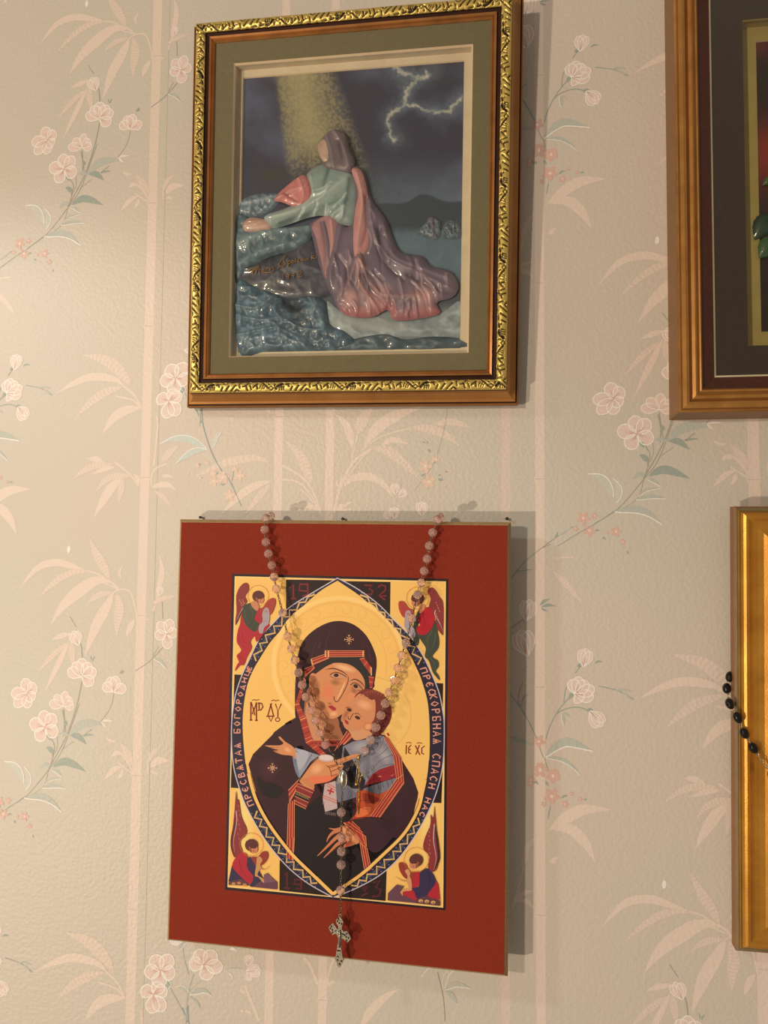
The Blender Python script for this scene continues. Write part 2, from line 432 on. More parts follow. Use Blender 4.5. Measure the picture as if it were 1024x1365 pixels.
for kd, mid, w in [('p', [(650, 650), (600, 608), (480, 595), (380, 630), (290, 685)], 42), ('h', [(680, 640), (620, 560), (540, 505), (435, 480)], 66),
        ('h', [(640, 645), (560, 670), (480, 720), (395, 805)], 46), ('p', [(735, 755), (650, 770), (590, 810), (533, 890)], 50),
        ('p', [(540, 1040), (500, 1022), (450, 1020)], 30), ('h', [(590, 1050), (500, 1055), (430, 1085), (375, 1130)], 36), ('p', [(600, 1062), (540, 1075), (475, 1103)], 26),
        ('h', [(680, 1110), (600, 1110), (540, 1140), (500, 1195)], 36), ('p', [(640, 1110), (580, 1170), (530, 1250), (487, 1328)], 48), ('h', [(640, 1110), (630, 1180), (618, 1255)], 36),
        ('p', [(790, 1170), (840, 1155), (885, 1160), (920, 1185)], 32), ('h', [(800, 1185), (850, 1220), (893, 1275)], 28), ('h', [(840, 1040), (880, 990), (935, 950)], 38),
        ('p', [(720, 1160), (715, 1120), (690, 1095)], 24), ('p', [(840, 1110), (870, 1108), (905, 1118)], 18)]: L(ZB, kd, mid, w)
for p, w in [([(735, 760), (700, 690), (640, 640)], 11), ([(735, 760), (690, 715), (600, 695)], 10), ([(722, 1165), (690, 1115), (640, 1070), (595, 1035)], 10),
             ([(785, 1160), (800, 1080), (870, 1045)], 9), ([(800, 1060), (820, 860), (815, 800)], 10)]: S(ZB, p, w)
for kd, mid, w in [('p', [(860, 1010), (900, 970), (965, 965)], 34), ('h', [(850, 990), (870, 940), (912, 908)], 24), ('h', [(770, 1010), (740, 950), (705, 905)], 44),
        ('p', [(720, 1020), (680, 1040), (625, 1100)], 24), ('p', [(725, 1030), (715, 1060), (695, 1088)], 18), ('p', [(720, 960), (690, 960), (665, 980)], 22), ('p', [(690, 905), (660, 905), (632, 888)], 14),
        ('p', [(860, 1030), (885, 1030), (905, 1042)], 16)]: L(ZA, kd, mid, w)
for p, w in [([(772, 1040), (750, 1000), (715, 960)], 9), ([(850, 1040), (850, 980), (870, 945)], 8), ([(772, 1050), (740, 1030), (700, 1005)], 8)]: S(ZA, p, w)
for kd, mid, w in [('h', [(635, 340), (560, 318), (480, 325), (380, 350), (230, 420)], 46), ('p', [(640, 437), (560, 460), (480, 510), (370, 615)], 42), ('h', [(635, 450), (590, 500), (500, 612)], 36),
        ('h', [(850, 460), (820, 370), (780, 290), (710, 228)], 58), ('p', [(885, 590), (820, 565), (735, 575)], 28), ('p', [(975, 600), (1000, 570), (1024, 560)], 22)]: L(ZI, kd, mid, w)
for p, w in [([(695, 355), (800, 420), (860, 500), (905, 620)], 12), ([(695, 430), (780, 445), (850, 520), (895, 610)], 10), ([(968, 610), (985, 510), (1010, 420)], 11), ([(790, 475), (850, 540), (890, 600)], 9)]: S(ZI, p, w)
for kd, mid, w in [('p', [(110, 250), (95, 170), (70, 120), (20, 75)], 40), ('h', [(135, 180), (160, 110), (210, 40)], 60), ('p', [(165, 240), (230, 150), (320, 90), (460, 40)], 58),
        ('h', [(200, 250), (270, 255), (340, 300), (435, 395)], 50), ('p', [(250, 232), (310, 205), (390, 228)], 28), ('h', [(390, 150), (470, 150), (560, 180), (640, 240)], 48),
        ('h', [(500, 130), (590, 118), (640, 130), (700, 150)], 36), ('p', [(60, 440), (110, 395), (190, 385), (260, 420), (320, 500)], 40), ('p', [(25, 555), (80, 520), (120, 505)], 16),
        ('p', [(30, 550), (70, 548), (112, 545)], 14), ('p', [(45, 440), (35, 420), (40, 395)], 14)]: L(ZJ, kd, mid, w)
for p, w in [([(20, 560), (50, 440), (110, 320), (200, 250)], 14), ([(60, 420), (160, 290), (200, 258)], 8), ([(110, 320), (112, 280), (135, 180)], 8), ([(150, 260), (250, 190), (390, 150)], 7)]: S(ZJ, p, w)
for kd, mid, w in [('p', [(180, 250), (250, 200), (320, 170), (420, 172)], 48), ('p', [(195, 248), (260, 245), (320, 300), (358, 378)], 44), ('p', [(182, 370), (200, 362), (218, 352)], 14), ('p', [(182, 376), (200, 374), (212, 372)], 10),
        ('p', [(40, 540), (80, 495), (125, 485)], 22), ('p', [(60, 520), (95, 525), (120, 552)], 22), ('h', [(75, 400), (95, 320), (130, 275)], 26)]: L(ZH, kd, mid, w)
for p, w in [([(35, 560), (75, 420), (90, 330)], 8), ([(35, 560), (60, 500), (75, 470)], 6)]: S(ZH, p, w)
L(ZL, 'p', [(75, 440), (150, 330), (220, 265), (290, 228)], 50)
for p, w in [([(565, 450), (530, 360), (500, 285)], 13), ([(830, 280), (800, 200), (770, 160)], 14), ([(870, 300), (885, 220), (905, 165)], 12)]: S(ZK, p, w)
for e in [(490, 312, 15, 8, 40), (515, 405, 15, 8, 20), (488, 402, 10, 6, 30), (890, 275, 22, 8, -35)]:
    lf.zoom(*ZK); lf.ell(e[0], e[1], e[2], e[3], PEACH, e[4])
L(ZG, 'h', [(225, 270), (280, 325), (350, 405)], 30)
S(ZG, [(235, 212), (280, 208), (315, 207)], 6)
tile_build(lf, 'bamboo_leaf_print')

# blossom sprays
bl = Flat(WALL, 1.4e-4, 2.2e-5)
def PS(z, pts, w, col=STEM): bl.zoom(*z); bl.stroke(pts, w * .72, col, taper=False)
def PL(z, mid, w, col, edge=None):
    bl.zoom(*z); q, a, b = bl.leaf(mid, w, col)
    if edge: bl.n += 2.2e-5; bl.stroke(a, w * .11 + 1.2, edge, smooth=False, taper=False); bl.n -= 2.2e-5
def petal(cx, cy, px, py, wd, col=PINK, edge=WHITE_):
    """petal reaching from the centre (cx,cy) to (px,py)"""
    q = resample(np.array([(cx, cy), (px, py)]), 12); t = np.linspace(0, 1, 12)
    ww = wd * np.array([.12, .30, .48, .66, .82, .93, 1, 1, .95, .82, .6, .25])
    a, b = strip(q, ww); o = np.r_[a, b[::-1]]
    bl.poly(o, col, False)
    bl.n += 2.2e-5; bl.stroke(np.r_[o, o[:1]], wd * .085, edge, smooth=False, taper=False)
    for s_ in (-.18, .18, 0): bl.stroke([(cx, cy), (cx + (px - cx) * (.55 + .1 * (s_ == 0)) - (py - cy) * s_ * .5, cy + (py - cy) * .55 + (px - cx) * s_ * .5)], wd * .08, PINKD, smooth=False)
    bl.n -= 2.2e-5
def flower(z, cx, cy, tips, wd, core=True):
    bl.zoom(*z)
    for k_, (px, py) in enumerate(tips): petal(cx, cy, px, py, wd); bl.n += 1.1e-6
    if core:
        bl.n += 4.4e-5
        for k_ in range(7):
            a = k_ * .9; bl.stroke([(cx, cy), (cx + wd * .36 * math.cos(a), cy + wd * .36 * math.sin(a))], wd * .06, WHITE_ if k_ % 2 else PINKD, smooth=False, taper=False)
        bl.ell(cx, cy, wd * .10, wd * .07, PINKD); bl.n -= 4.4e-5
def blossom(z, cx, cy, r, col=(220, 178, 156)):
    bl.zoom(*z); a0 = (cx * 7 + cy * 3) % 6
    for k_ in range(5):
        a = a0 + k_ * 1.2566; bl.ell(cx + r * .55 * math.cos(a), cy + r * .55 * math.sin(a), r * .48, r * .30, col, math.degrees(a), 9)
    bl.n += 2.2e-5; bl.ell(cx, cy, r * .2, r * .2, PINKL, 0, 7); bl.n -= 2.2e-5
def bud(z, cx, cy, r, ang=0):
    bl.zoom(*z); a = math.radians(ang); d = np.array([math.sin(a), -math.cos(a)]); e = np.array([d[1], -d[0]])
    c = np.array([cx, cy], float)
    for s_ in (-.55, .55, 0): petal(*(c - d * r), *(c + d * r * (1 if s_ == 0 else .8) + e * s_ * r), r * 1.0); bl.n += 1.1e-6
flower(ZM, 440, 505, [(280, 465), (425, 350), (548, 385), (580, 555), (365, 625)], 125)
flower(ZM, 245, 195, [(70, 215), (205, 68), (325, 115), (310, 260), (240, 335), (110, 325)], 112)
flower(ZM, 635, 290, [(478, 280), (530, 205), (650, 160), (720, 220), (740, 290)], 88, False)
for p, w in [([(335, 1125), (430, 1065), (530, 950), (590, 870), (645, 725), (668, 660)], 4.5), ([(545, 890), (555, 850), (535, 815)], 5), ([(545, 895), (568, 850), (565, 800)], 3), ([(610, 800), (600, 740), (592, 685)], 4),
             ([(590, 862), (650, 822)], 3), ([(530, 955), (550, 890)], 5), ([(450, 1065), (510, 1020), (530, 950)], 3), ([(695, 795), (735, 765)], 5)]: PS(ZF, p, w)
for mid, w, c, e in [([(550, 938), (600, 912), (650, 920), (715, 948)], 34, TEAL, None), ([(625, 800), (670, 755), (730, 738), (800, 742)], 38, TEALL, None), ([(630, 798), (670, 800), (712, 832)], 26, TEAL, None),
        ([(550, 880), (530, 860), (512, 855)], 22, TEAL, None), ([(540, 935), (510, 930), (487, 950)], 18, TEALL, None), ([(545, 950), (570, 955), (598, 978)], 16, TEALL, WHITE_), ([(500, 1030), (560, 1018), (620, 1027)], 18, TEALL, WHITE_),
        ([(510, 1018), (540, 992), (595, 985)], 12, TEALL, WHITE_), ([(410, 1020), (370, 950), (310, 928)], 32, (204, 200, 180), WHITE_), ([(420, 1045), (432, 990), (408, 945)], 26, (204, 200, 180), WHITE_),
        ([(415, 1078), (490, 1068), (550, 1085), (605, 1130)], 30, TEALL, WHITE_), ([(692, 797), (720, 790), (750, 790)], 9, TEAL, None), ([(600, 760), (608, 745), (602, 735)], 12, TEAL, None), ([(515, 800), (526, 812), (532, 825)], 16, TEAL, None), ([(630, 800), (595, 790), (570, 795)], 14, TEALL, None)]: PL(ZF, mid, w, c, e)
for p, w in [([(260, 1345), (350, 1180), (410, 1010), (440, 870)], 7), ([(340, 1170), (345, 1100), (335, 1030)], 6), ([(540, 1090), (590, 1020), (610, 945)], 4), ([(440, 780), (436, 690), (410, 630)], 7), ([(408, 585), (375, 530)], 4), ([(725, 820), (800, 770), (872, 695)], 6), ([(872, 540), (868, 450)], 5), ([(820, 740), (850, 690)], 4)]: PS(ZC, p, w)
flower(ZC, 440, 850, [(365, 815), (400, 775), (440, 755), (485, 780), (515, 815), (500, 890)], 62, False)
flower(ZC, 608, 930, [(555, 890), (590, 855), (625, 850), (675, 905)], 56, False)
bud(ZC, 408, 645, 40, -20); bud(ZC, 858, 392, 24, 0)
flower(ZC, 893, 625, [(832, 630), (850, 560), (915, 545), (950, 610), (900, 700)], 56)
PL(ZC, [(820, 755), (860, 768), (893, 812)], 18, TEALL, WHITE_)
for mid, w in [([(545, 1090), (570, 1085), (605, 1088)], 12), ([(545, 1092), (555, 1105), (572, 1122)], 12), ([(620, 1180), (570, 1165)], 8)][:2]: PL(ZC, mid, w, PINKL, WHITE_)
bl.zoom(*ZC); bl.ell(369, 170, 9, 20, WHITE_, 5)
for mid, w in [([(640, 835), (650, 825), (655, 812)], 8), ([(648, 838), (658, 826), (662, 818)], 6), ([(495, 770), (500, 755), (510, 742)], 6), ([(490, 765), (488, 750), (486, 738)], 5)]: PL(ZC, mid, w, TEAL)
# rose buds on the right spray
bud(ZG, 363, 650, 40, 10); bud(ZG, 412, 918, 42, 140)
flower(ZG, 320, 810, [(310, 745), (340, 735), (375, 755), (405, 785), (400, 825), (350, 840)], 56, False)
for p, w in [([(190, 1010), (205, 960), (235, 900), (275, 845), (312, 812)], 6), ([(235, 900), (270, 878), (330, 868), (385, 885)], 6), ([(320, 718), (345, 685)], 5), ([(35, 810), (80, 870), (120, 940), (150, 1005)], 6), ([(270, 845), (275, 800), (285, 770)], 5),
             ([(490, 5), (400, 65), (345, 95), (240, 160)], 5), ([(310, 72), (235, 120), (175, 165), (100, 225), (40, 300)], 5), ([(425, 775), (470, 785), (520, 800), (580, 835)], 5), ([(180, 1090), (165, 1050), (160, 1010)], 5), ([(185, 1090), (195, 1130), (205, 1165)], 5),
             ([(75, 860), (70, 815), (90, 755)], 4), ([(80, 865), (95, 825), (112, 812)], 5), ([(40, 520), (80, 490), (120, 470)], 5), ([(60, 270), (130, 262)], 5), ([(180, 165), (210, 150)], 4)]: PS(ZG, p, w, TEAL if w > 4 else STEM)
for mid, w, c, e in [([(190, 1088), (230, 1045), (290, 1022), (400, 1062)], 40, TEALL, WHITE_), ([(190, 1090), (260, 1098), (310, 1130), (342, 1168)], 18, TEALL, WHITE_), ([(405, 675), (420, 666), (442, 670)], 8, TEAL, None),
        ([(330, 690), (345, 680), (360, 678)], 16, TEAL, None), ([(295, 830), (305, 812), (320, 800)], 18, TEAL, None), ([(370, 885), (385, 880), (405, 890)], 16, TEAL, None), ([(262, 895), (268, 920), (270, 948)], 16, TEALL, WHITE_), ([(265, 895), (285, 900), (298, 912)], 10, TEALL, None),
        ([(165, 420), (185, 400), (208, 392)], 14, TEAL, None), ([(170, 428), (200, 418), (236, 424)], 14, TEAL, None), ([(170, 432), (185, 440), (200, 446)], 10, TEAL, None), ([(35, 1000), (70, 1010), (130, 1035)], 22, TEALL, None), ([(230, 120), (240, 105), (238, 95)], 9, TEAL, None), ([(245, 115), (275, 95), (305, 75)], 9, TEALL, None), ([(500, 795), (530, 790), (575, 800)], 9, TEALL, None), ([(520, 805), (545, 812), (570, 838)], 8, TEALL, None),
        ([(440, 118), (448, 125), (455, 130)], 9, TEAL, None), ([(408, 92), (416, 88), (426, 92)], 9, TEAL, None), ([(548, 180), (552, 188), (553, 196)], 7, TEAL, None)]: PL(ZG, mid, w, c, e)
for x, y, r in [(355, 35, 30), (382, 90, 28), (500, 95, 24), (530, 140, 15), (322, 80, 14), (405, 25, 16), (462, 98, 9), (160, 1018, 30), (165, 1138, 28), (222, 1168, 30), (125, 1188, 22)]: blossom(ZG, x, y, r)
bud(ZG, 112, 440, 46, 10); bud(ZG, 95, 585, 58, -15)
for x, y, r in [(145, 20, 30), (195, 42, 28), (108, 70, 16), (190, 120, 32), (240, 150, 16), (265, 110, 9), (300, 130, 9), (160, 150, 12)]: blossom(ZH, x, y, r)
for mid, w in [([(225, 128), (240, 118), (252, 120)], 8), ([(118, 70), (130, 65), (138, 76)], 9), ([(165, 62), (172, 72), (176, 80)], 8), ([(175, 210), (180, 180), (185, 150)], 4), ([(312, 134), (320, 132), (326, 136)], 6)]: PL(ZH, mid, w, TEAL)
# spray between the two pictures
for p, w in [([(272, 50), (280, 150), (325, 290), (380, 390)], 8), ([(245, 65), (270, 130)], 7), ([(400, 400), (440, 480), (480, 570)], 5), ([(430, 440), (440, 380)], 4)]: PS(ZI, p, w, (150, 162, 156))
for mid, w, c in [([(300, 272), (220, 225), (140, 215), (55, 243)], 36, (200, 202, 186)), ([(300, 275), (230, 283), (135, 348)], 32, (200, 202, 186)), ([(330, 265), (345, 210), (380, 178)], 24, (206, 204, 186))]: PL(ZI, mid, w, c, (228, 224, 210))
for x, y, r in [(330, 400, 26), (385, 418, 34), (468, 410, 32), (335, 440, 28), (418, 515, 32), (445, 372, 20), (250, 355, 16), (300, 340, 14), (265, 424, 9), (200, 400, 9)]: blossom(ZI, x, y, r, (228, 196, 170))
for mid, w in [([(255, 355), (262, 350), (270, 356)], 9), ([(345, 405), (352, 398), (350, 390)], 9), ([(428, 445), (432, 465), (442, 476)], 10), ([(370, 452), (385, 458), (395, 450)], 9), ([(260, 428), (270, 422), (280, 418)], 7)]: PL(ZI, mid, w, TEAL)
PS(ZJ, [(575, 40), (550, 180), (500, 330), (410, 455)], 3.5, (190, 178, 155))
for x, y, r in [(465, 335, 34), (482, 410, 36), (515, 302, 22), (590, 358, 9), (560, 430, 9)]: blossom(ZJ, x, y, r, (226, 194, 166))
for mid, w in [([(450, 215), (458, 218), (465, 222)], 8), ([(472, 212), (474, 218), (476, 226)], 5), ([(480, 250), (486, 262), (490, 268)], 10), ([(528, 402), (540, 400), (552, 404)], 14), ([(528, 380), (535, 378), (542, 380)], 9), ([(562, 364), (568, 362), (574, 365)], 8), ([(505, 318), (512, 316), (518, 320)], 9), ([(445, 385), (452, 378), (465, 372)], 10)]: PL(ZJ, mid, w, TEAL)
bud(ZJ, 318, 445, 26, -10); bud(ZJ, 355, 468, 24, 50); bud(ZJ, 448, 542, 34, 0); bud(ZJ, 315, 562, 28, 0); bud(ZJ, 280, 575, 22, -40)
# large blossoms low on the paper
flower(ZK, 118, 218, [(45, 225), (85, 148), (165, 148), (182, 235), (105, 292)], 66)
flower(ZK, 85, 325, [(30, 300), (120, 275), (145, 300), (130, 400), (78, 410)], 62)
flower(ZK, 315, 190, [(248, 185), (285, 122), (365, 130), (398, 205), (335, 258)], 64)
bud(ZK, 520, 170, 26, 10); bud(ZK, 540, 218, 34, 80); bud(ZK, 518, 245, 20, 180)
for p, w in [([(230, 470), (240, 330), (265, 235)], 8), ([(235, 440), (195, 360), (145, 275)], 7), ([(215, 95), (225, 170), (245, 235)], 6), ([(410, 215), (440, 205), (490, 208)], 4), ([(245, 315), (280, 280), (300, 265)], 4)]: PS(ZK, p, w, TEALL)
for mid, w, c in [([(245, 320), (215, 295), (188, 293)], 18, TEALL), ([(250, 325), (310, 308), (350, 332)], 24, TEALL), ([(250, 335), (285, 365), (298, 395)], 12, TEALL), ([(150, 300), (150, 275), (135, 262)], 26, TEAL), ([(420, 225), (440, 240), (445, 262)], 9, PINKL), ([(430, 120), (445, 118), (465, 128)], 12, WHITE_), ([(205, 120), (215, 100), (232, 92)], 20, (190, 184, 172)), ([(160, 78), (185, 88), (215, 85)], 26, (226, 214, 200))]: PL(ZK, mid, w, c, WHITE_ if w > 15 else None)
PS(ZL, [(525, 400), (515, 270), (485, 140)], 6); PS(ZL, [(400, 165), (440, 120), (480, 118)], 6, WHITE_); PS(ZL, [(525, 225), (545, 160), (572, 130)], 6, WHITE_); PS(ZL, [(513, 225), (515, 170), (540, 130)], 4, WHITE_)
PL(ZL, [(525, 235), (580, 205), (660, 225)], 28, (196, 190, 170), WHITE_); PL(ZL, [(530, 240), (560, 262), (590, 305)], 26, TEALL)
tile_build(bl, 'blossom_print')

# seams where two drops of paper meet
for i in range(-2, 4):
    u = local(WALL, 213.6, 500)[0] + i * PW
    if WX0 < u < WX1:
        v, f = box_mesh(u - 0.00022, u + 0.00022, WZ0 + 0.01, WZ1 - 0.01, 0.0, 0.00008)
        mesh('paper_seam', v, f, plain('seam_line', (196, 180, 156), (184, 166, 142), rough=.8), wall)  # thin strip in a slightly darker tone than the paper
# ------------------------------------------------------------------ shared materials
M_GOLD_CARVE = printed('antique_gilt', rough=.34, spec=.6, var=.15, vscale=500, metal=.55)
M_GILT = plain('brown_gilt', (158, 104, 50), (134, 84, 38), rough=.36, metal=.5, scale=35, stretch=(1, 1, 6))
M_GILT_D = plain('dark_bole', (60, 28, 14), (42, 19, 9), rough=.6, scale=80, spec=.2)
M_GILT_B = plain('bright_gilt', (206, 146, 74), (180, 122, 56), rough=.30, metal=.6, scale=70)
M_WOODSIDE = plain('stained_wood', (146, 98, 52), (128, 84, 44), rough=.5, scale=40, stretch=(3, 3, 12))
M_MAHOG = plain('mahogany', (84, 42, 26), (66, 32, 20), rough=.38, scale=60, stretch=(4, 4, 14))
M_CREAM = plain('cream_core', (246, 212, 172), (238, 200, 158), rough=.75)
M_OLIVE = plain('olive_mat_board', (132, 118, 82), (124, 110, 76), rough=.85, scale=300, bump=.15, bscale=2500)
M_PANE = pane_mat()
M_DARK = plain('backing_brown', (70, 52, 38), (60, 44, 32), rough=.9)
M_PRINT = printed('printed_ink', rough=.5, spec=.22, var=.05, vscale=1500, bump=.05, bscale=900)
M_TOLE = printed('varnished_paper', rough=.38, spec=.4, var=.12, vscale=500, bump=.10, bscale=420, bdist=.0006, coat=.35)
M_STEEL = plain('worn_silver', (176, 166, 148), (140, 130, 112), rough=.28, metal=.9, scale=500)

# ------------------------------------------------------------------ picture A: gilt shadow box with layered paper relief
TA = pose(-0.1304, 0.2962, 0.0132, 2.5, 0.0, -0.76)
NA = 0.0218                                      # height of the sight plane above the back
pa = thing('framed_relief_picture', TA, 'ornate carved gilt shadow box frame with olive mat and a layered paper relief', 'framed picture')
_corn = np.array([local(TA, x, y, NA) for x, y in [(286.6, 57.4), (280, 497), (649, 494.7), (654, 26)]])
ua, va = (_corn[2:, 0].mean() - _corn[:2, 0].mean()) / 2, (_corn[[0, 3], 1].mean() - _corn[[1, 2], 1].mean()) / 2
cua, cva = _corn[:, 0].mean(), _corn[:, 1].mean()
mm = 0.001
prof = [(0, NA - 4 * mm), (0, NA), (1.2, NA + 1.6 * mm), (2.2, NA + .9 * mm), (2.8, NA + 2.0 * mm), (4.6, NA + 2.4 * mm), (5.0, NA + .6 * mm), (8.0, NA + 1.2 * mm),
        (8.3, NA + 2.6 * mm), (16.7, NA + 2.6 * mm), (16.9, NA - 1 * mm), (17.6, NA - 6 * mm), (19.5, NA - 10 * mm), (22, NA - 12.4 * mm), (24.0, NA - 13.2 * mm), (24.2, NA - 15 * mm), (25.0, NA - 15 * mm), (25.2, NA - 14.4 * mm), (26.4, NA - 15.2 * mm), (26.4, 0), (0, 0)]
prof = [(o * mm if o > 0 else 0, h) for o, h in prof]
rl = rails(pa, ua, va, prof, [plain('fillet_gilt', (176, 116, 60), (150, 96, 46), rough=.32, metal=.5, scale=60), M_GILT_D, plain('cove_gilt', (184, 124, 60), (160, 104, 46), rough=.4, metal=.3, scale=35), M_WOODSIDE], [0, 0, 0, 0, 0, 1, 1, 1, 1, 1, 2, 2, 2, 2, 1, 1, 0, 0, 3, 3, 3], cua, cva)
# carved band: one repeat of the ornament as incised strokes, in zoom pixels of the band (diamond at y=775)
_inc = [([(235, 750), (258, 776), (235, 802), (212, 776), (235, 750)], 9), ([(186, 750), (194, 750)], 13), ([(186, 815), (194, 815)], 13),
        ([(180, 893), (200, 852), (235, 820)], 17), ([(200, 885), (245, 860)], 8), ([(205, 902), (246, 884)], 8), ([(215, 918), (246, 906)], 7),
        ([(174, 680), (200, 712), (235, 746)], 16), ([(190, 668), (240, 650)], 8), ([(203, 690), (245, 672)], 8), ([(215, 705), (246, 692)], 8),
        ([(183, 628), (210, 592), (228, 580)], 14), ([(205, 620), (240, 627)], 14), ([(180, 552), (174, 520), (192, 514)], 13), ([(200, 545), (250, 562)], 11), ([(195, 500), (257, 517)], 13), ([(205, 502), (216, 468)], 11),
        ([(169, 458), (175, 428)], 11), ([(185, 430), (230, 436)], 11), ([(245, 402), (272, 434)], 13), ([(278, 368), (245, 402)], 12), ([(195, 392), (272, 328)], 14), ([(165, 372), (173, 348)], 10),
        ([(205, 316), (264, 278)], 15), ([(176, 302), (180, 258)], 14), ([(218, 247), (260, 228)], 14), ([(185, 214), (192, 178)], 16), ([(200, 203), (218, 212)], 12),
        ([(188, 152), (200, 110), (245, 74)], 18), ([(212, 152), (256, 150)], 8), ([(208, 132), (257, 130)], 8), ([(214, 112), (257, 110)], 8), ([(200, 60), (210, 56)], 12)]
_PER, _NS, _NW = 755.0, 320, 34
_S, _Wd = np.meshgrid(np.arange(_NS) / _NS * _PER, 168 + np.linspace(0, 110, _NW), indexing='ij')
_dark = np.zeros_like(_S)
for pts, w in _inc:
    for sh in (-_PER, 0, _PER):
        pl = [(775 - y + sh, x) for x, y in pts]
        d, _ = seg_dist(_S, _Wd, pl); _dark = np.maximum(_dark, np.clip(1.7 - d / (w * .45), 0, 1))
_per_m = 755 * .0000815
def carved(side):
    A0 = [ua, va, ua, va][side]; N = int(2 * A0 / 0.00045)
    t = np.linspace(-1, 1, N); w = np.linspace(0, 1, 20); V = np.zeros((N, 20, 3)); Cc = np.zeros((N, 20, 3))
    for j, q in enumerate(w):
        o = (8.2 + 8.6 * q) * mm; s = t * (A0 + o)
        si = ((s / _per_m) % 1.0 * _NS).astype(int) % _NS; dk = _dark[si, min(int(q * (_NW - 1)), _NW - 1)]
        edge = min(q, 1 - q)
        if edge < .08: dk = dk * .3
        h = NA + (2.3 + 2.2 * math.sin(math.pi * q) ** .6) * mm - 1.1 * mm * dk
        B = [va, ua, va, ua][side] + o
        V[:, j] = np.c_[cua + s, np.full(N, cva + B), h] if side == 0 else np.c_[np.full(N, cua + B), cva - s, h] if side == 1 else np.c_[cua - s, np.full(N, cva - B), h] if side == 2 else np.c_[np.full(N, cua - B), cva + s, h]
        Cc[:, j] = alb(222, 188, 96)[None] * (1 - dk[:, None]) + alb(40, 22, 10)[None] * dk[:, None]
    idx = np.arange(N * 20).reshape(N, 20); q = np.stack([idx[:-1, :-1], idx[:-1, 1:], idx[1:, 1:], idx[1:, :-1]], -1).reshape(-1, 4)[:, ::-1]
    return mesh('carved_band', V.reshape(-1, 3), q, M_GOLD_CARVE, rl[side], cols=Cc.reshape(-1, 3), smooth=True)
for sd in range(4): carved(sd)
# mat, box walls, inner mat, backing
_m = np.array([local(TA, x, y, NA - 1 * mm) for x, y in [(312.5, 86), (303.7, 475.5), (625, 471), (630.6, 57)]])
mu, mv = (_m[2:, 0].mean() - _m[:2, 0].mean()) / 2, (_m[[0, 3], 1].mean() - _m[[1, 2], 1].mean()) / 2
mcu, mcv = _m[:, 0].mean(), _m[:, 1].mean()
N_PIC = 0.0105
_p = np.array([local(TA, x, y, N_PIC) for x, y in [(324.7, 104.5), (318, 470), (614.4, 465), (619.5, 81)]])
piu, piv = (_p[2:, 0].mean() - _p[:2, 0].mean()) / 2, (_p[[0, 3], 1].mean() - _p[[1, 2], 1].mean()) / 2
pcu, pcv = _p[:, 0].mean(), _p[:, 1].mean()
def ring_off(name, o, i, ci, n_top, n_bot, mats, parent, bevel):
    (ou, ov, cu, cv), (iu, iv) = o, i
    def rc(a, b, n, c): return [(c[0] - a, c[1] - b, n), (c[0] + a, c[1] - b, n), (c[0] + a, c[1] + b, n), (c[0] - a, c[1] + b, n)]
    v = rc(ou, ov, n_top, (cu, cv)) + rc(iu, iv, n_top, ci) + rc(iu - bevel, iv - bevel, n_bot, ci) + rc(ou, ov, n_bot, (cu, cv)); f, mi = [], []
    for a in range(4):
        b = (a + 1) % 4
        f += [(a, b, 4 + b, 4 + a), (4 + a, 4 + b, 8 + b, 8 + a), (b, a, 12 + a, 12 + b), (8 + a, 8 + b, 12 + b, 12 + a)]; mi += [0, 1, 0, 0]
    return mesh(name, v, f, mats, parent, midx=mi)
ring_off('mat_board', (ua + .002, va + .002, cua, cva), (mu, mv), (mcu, mcv), NA - 1 * mm, NA - 2.6 * mm, [M_OLIVE, M_CREAM], pa, 0.0013)
M_BOXWALL = plain('box_lining', (234, 210, 174), (224, 198, 160), rough=.8)
ring_off('box_lining', (mu + .004, mv + .004, mcu, mcv), (mu - .0012, mv - .0012), (mcu, mcv), NA - 2.6 * mm, N_PIC + .0012, [M_BOXWALL, M_BOXWALL], pa, 0.0)
ring_off('inner_mat', (mu + .003, mv + .003, mcu, mcv), (piu, piv), (pcu, pcv), N_PIC + .0012, N_PIC, [M_BOXWALL, M_CREAM], pa, 0.0006)
v, f = box_mesh(cua - ua - .004, cua + ua + .004, cva - va - .004, cva + va + .004, 0.002, N_PIC - .0005); mesh('backing_board', v, f, M_DARK, pa)
v, f = box_mesh(cua - ua - .0006, cua + ua + .0006, cva - va - .0006, cva + va + .0006, NA - .9 * mm, NA - .1 * mm); mesh('glass_pane', v, f, M_PANE, pa)

# ------------------------------------------------------------------ picture B: gold and mahogany frame, dark mat, cropped by the frame edge
fBx, fBz0, fBz1, fBw = 0.1345, 0.1124, 0.4816, 0.3155
TB = pose(fBx + fBw / 2, (fBz0 + fBz1) / 2, 0.0)
pb = thing('framed_flower_picture', TB, 'gold and mahogany frame with dark brown mat around a picture of dark leaves', 'framed picture')
hu, hv = fBw / 2, (fBz1 - fBz0) / 2
SB = 0.0300                                      # width of moulding
su, sv = hu - SB, hv - SB
pB = [(0, .018), (0, .0256), (1.6, .0272), (1.8, .0276), (11.8, .0325), (12.0, .0340), (13.2, .0350), (14.4, .0346), (15.0, .0356), (16.6, .0362), (17.4, .0350), (19.6, .0338), (21.0, .0346), (22.4, .0362), (24.6, .0372), (27.4, .0366), (28.6, .0352), (29.2, .0346), (30.0, .0334), (30.0, 0), (0, 0)]
pB = [(o * mm, h) for o, h in pB]
rails(pb, su, sv, pB, [M_GILT_B, M_MAHOG, M_GILT, M_WOODSIDE, plain('cream_lip', (236, 218, 172), (222, 202, 152), rough=.6)], [4, 4, 4, 1, 1, 2, 0, 0, 2, 0, 0, 2, 2, 0, 0, 2, 0, 0, 3, 3, 3])
M_BROWNMAT = plain('dark_brown_mat', (84, 65, 50), (78, 59, 46), rough=.9, scale=300)
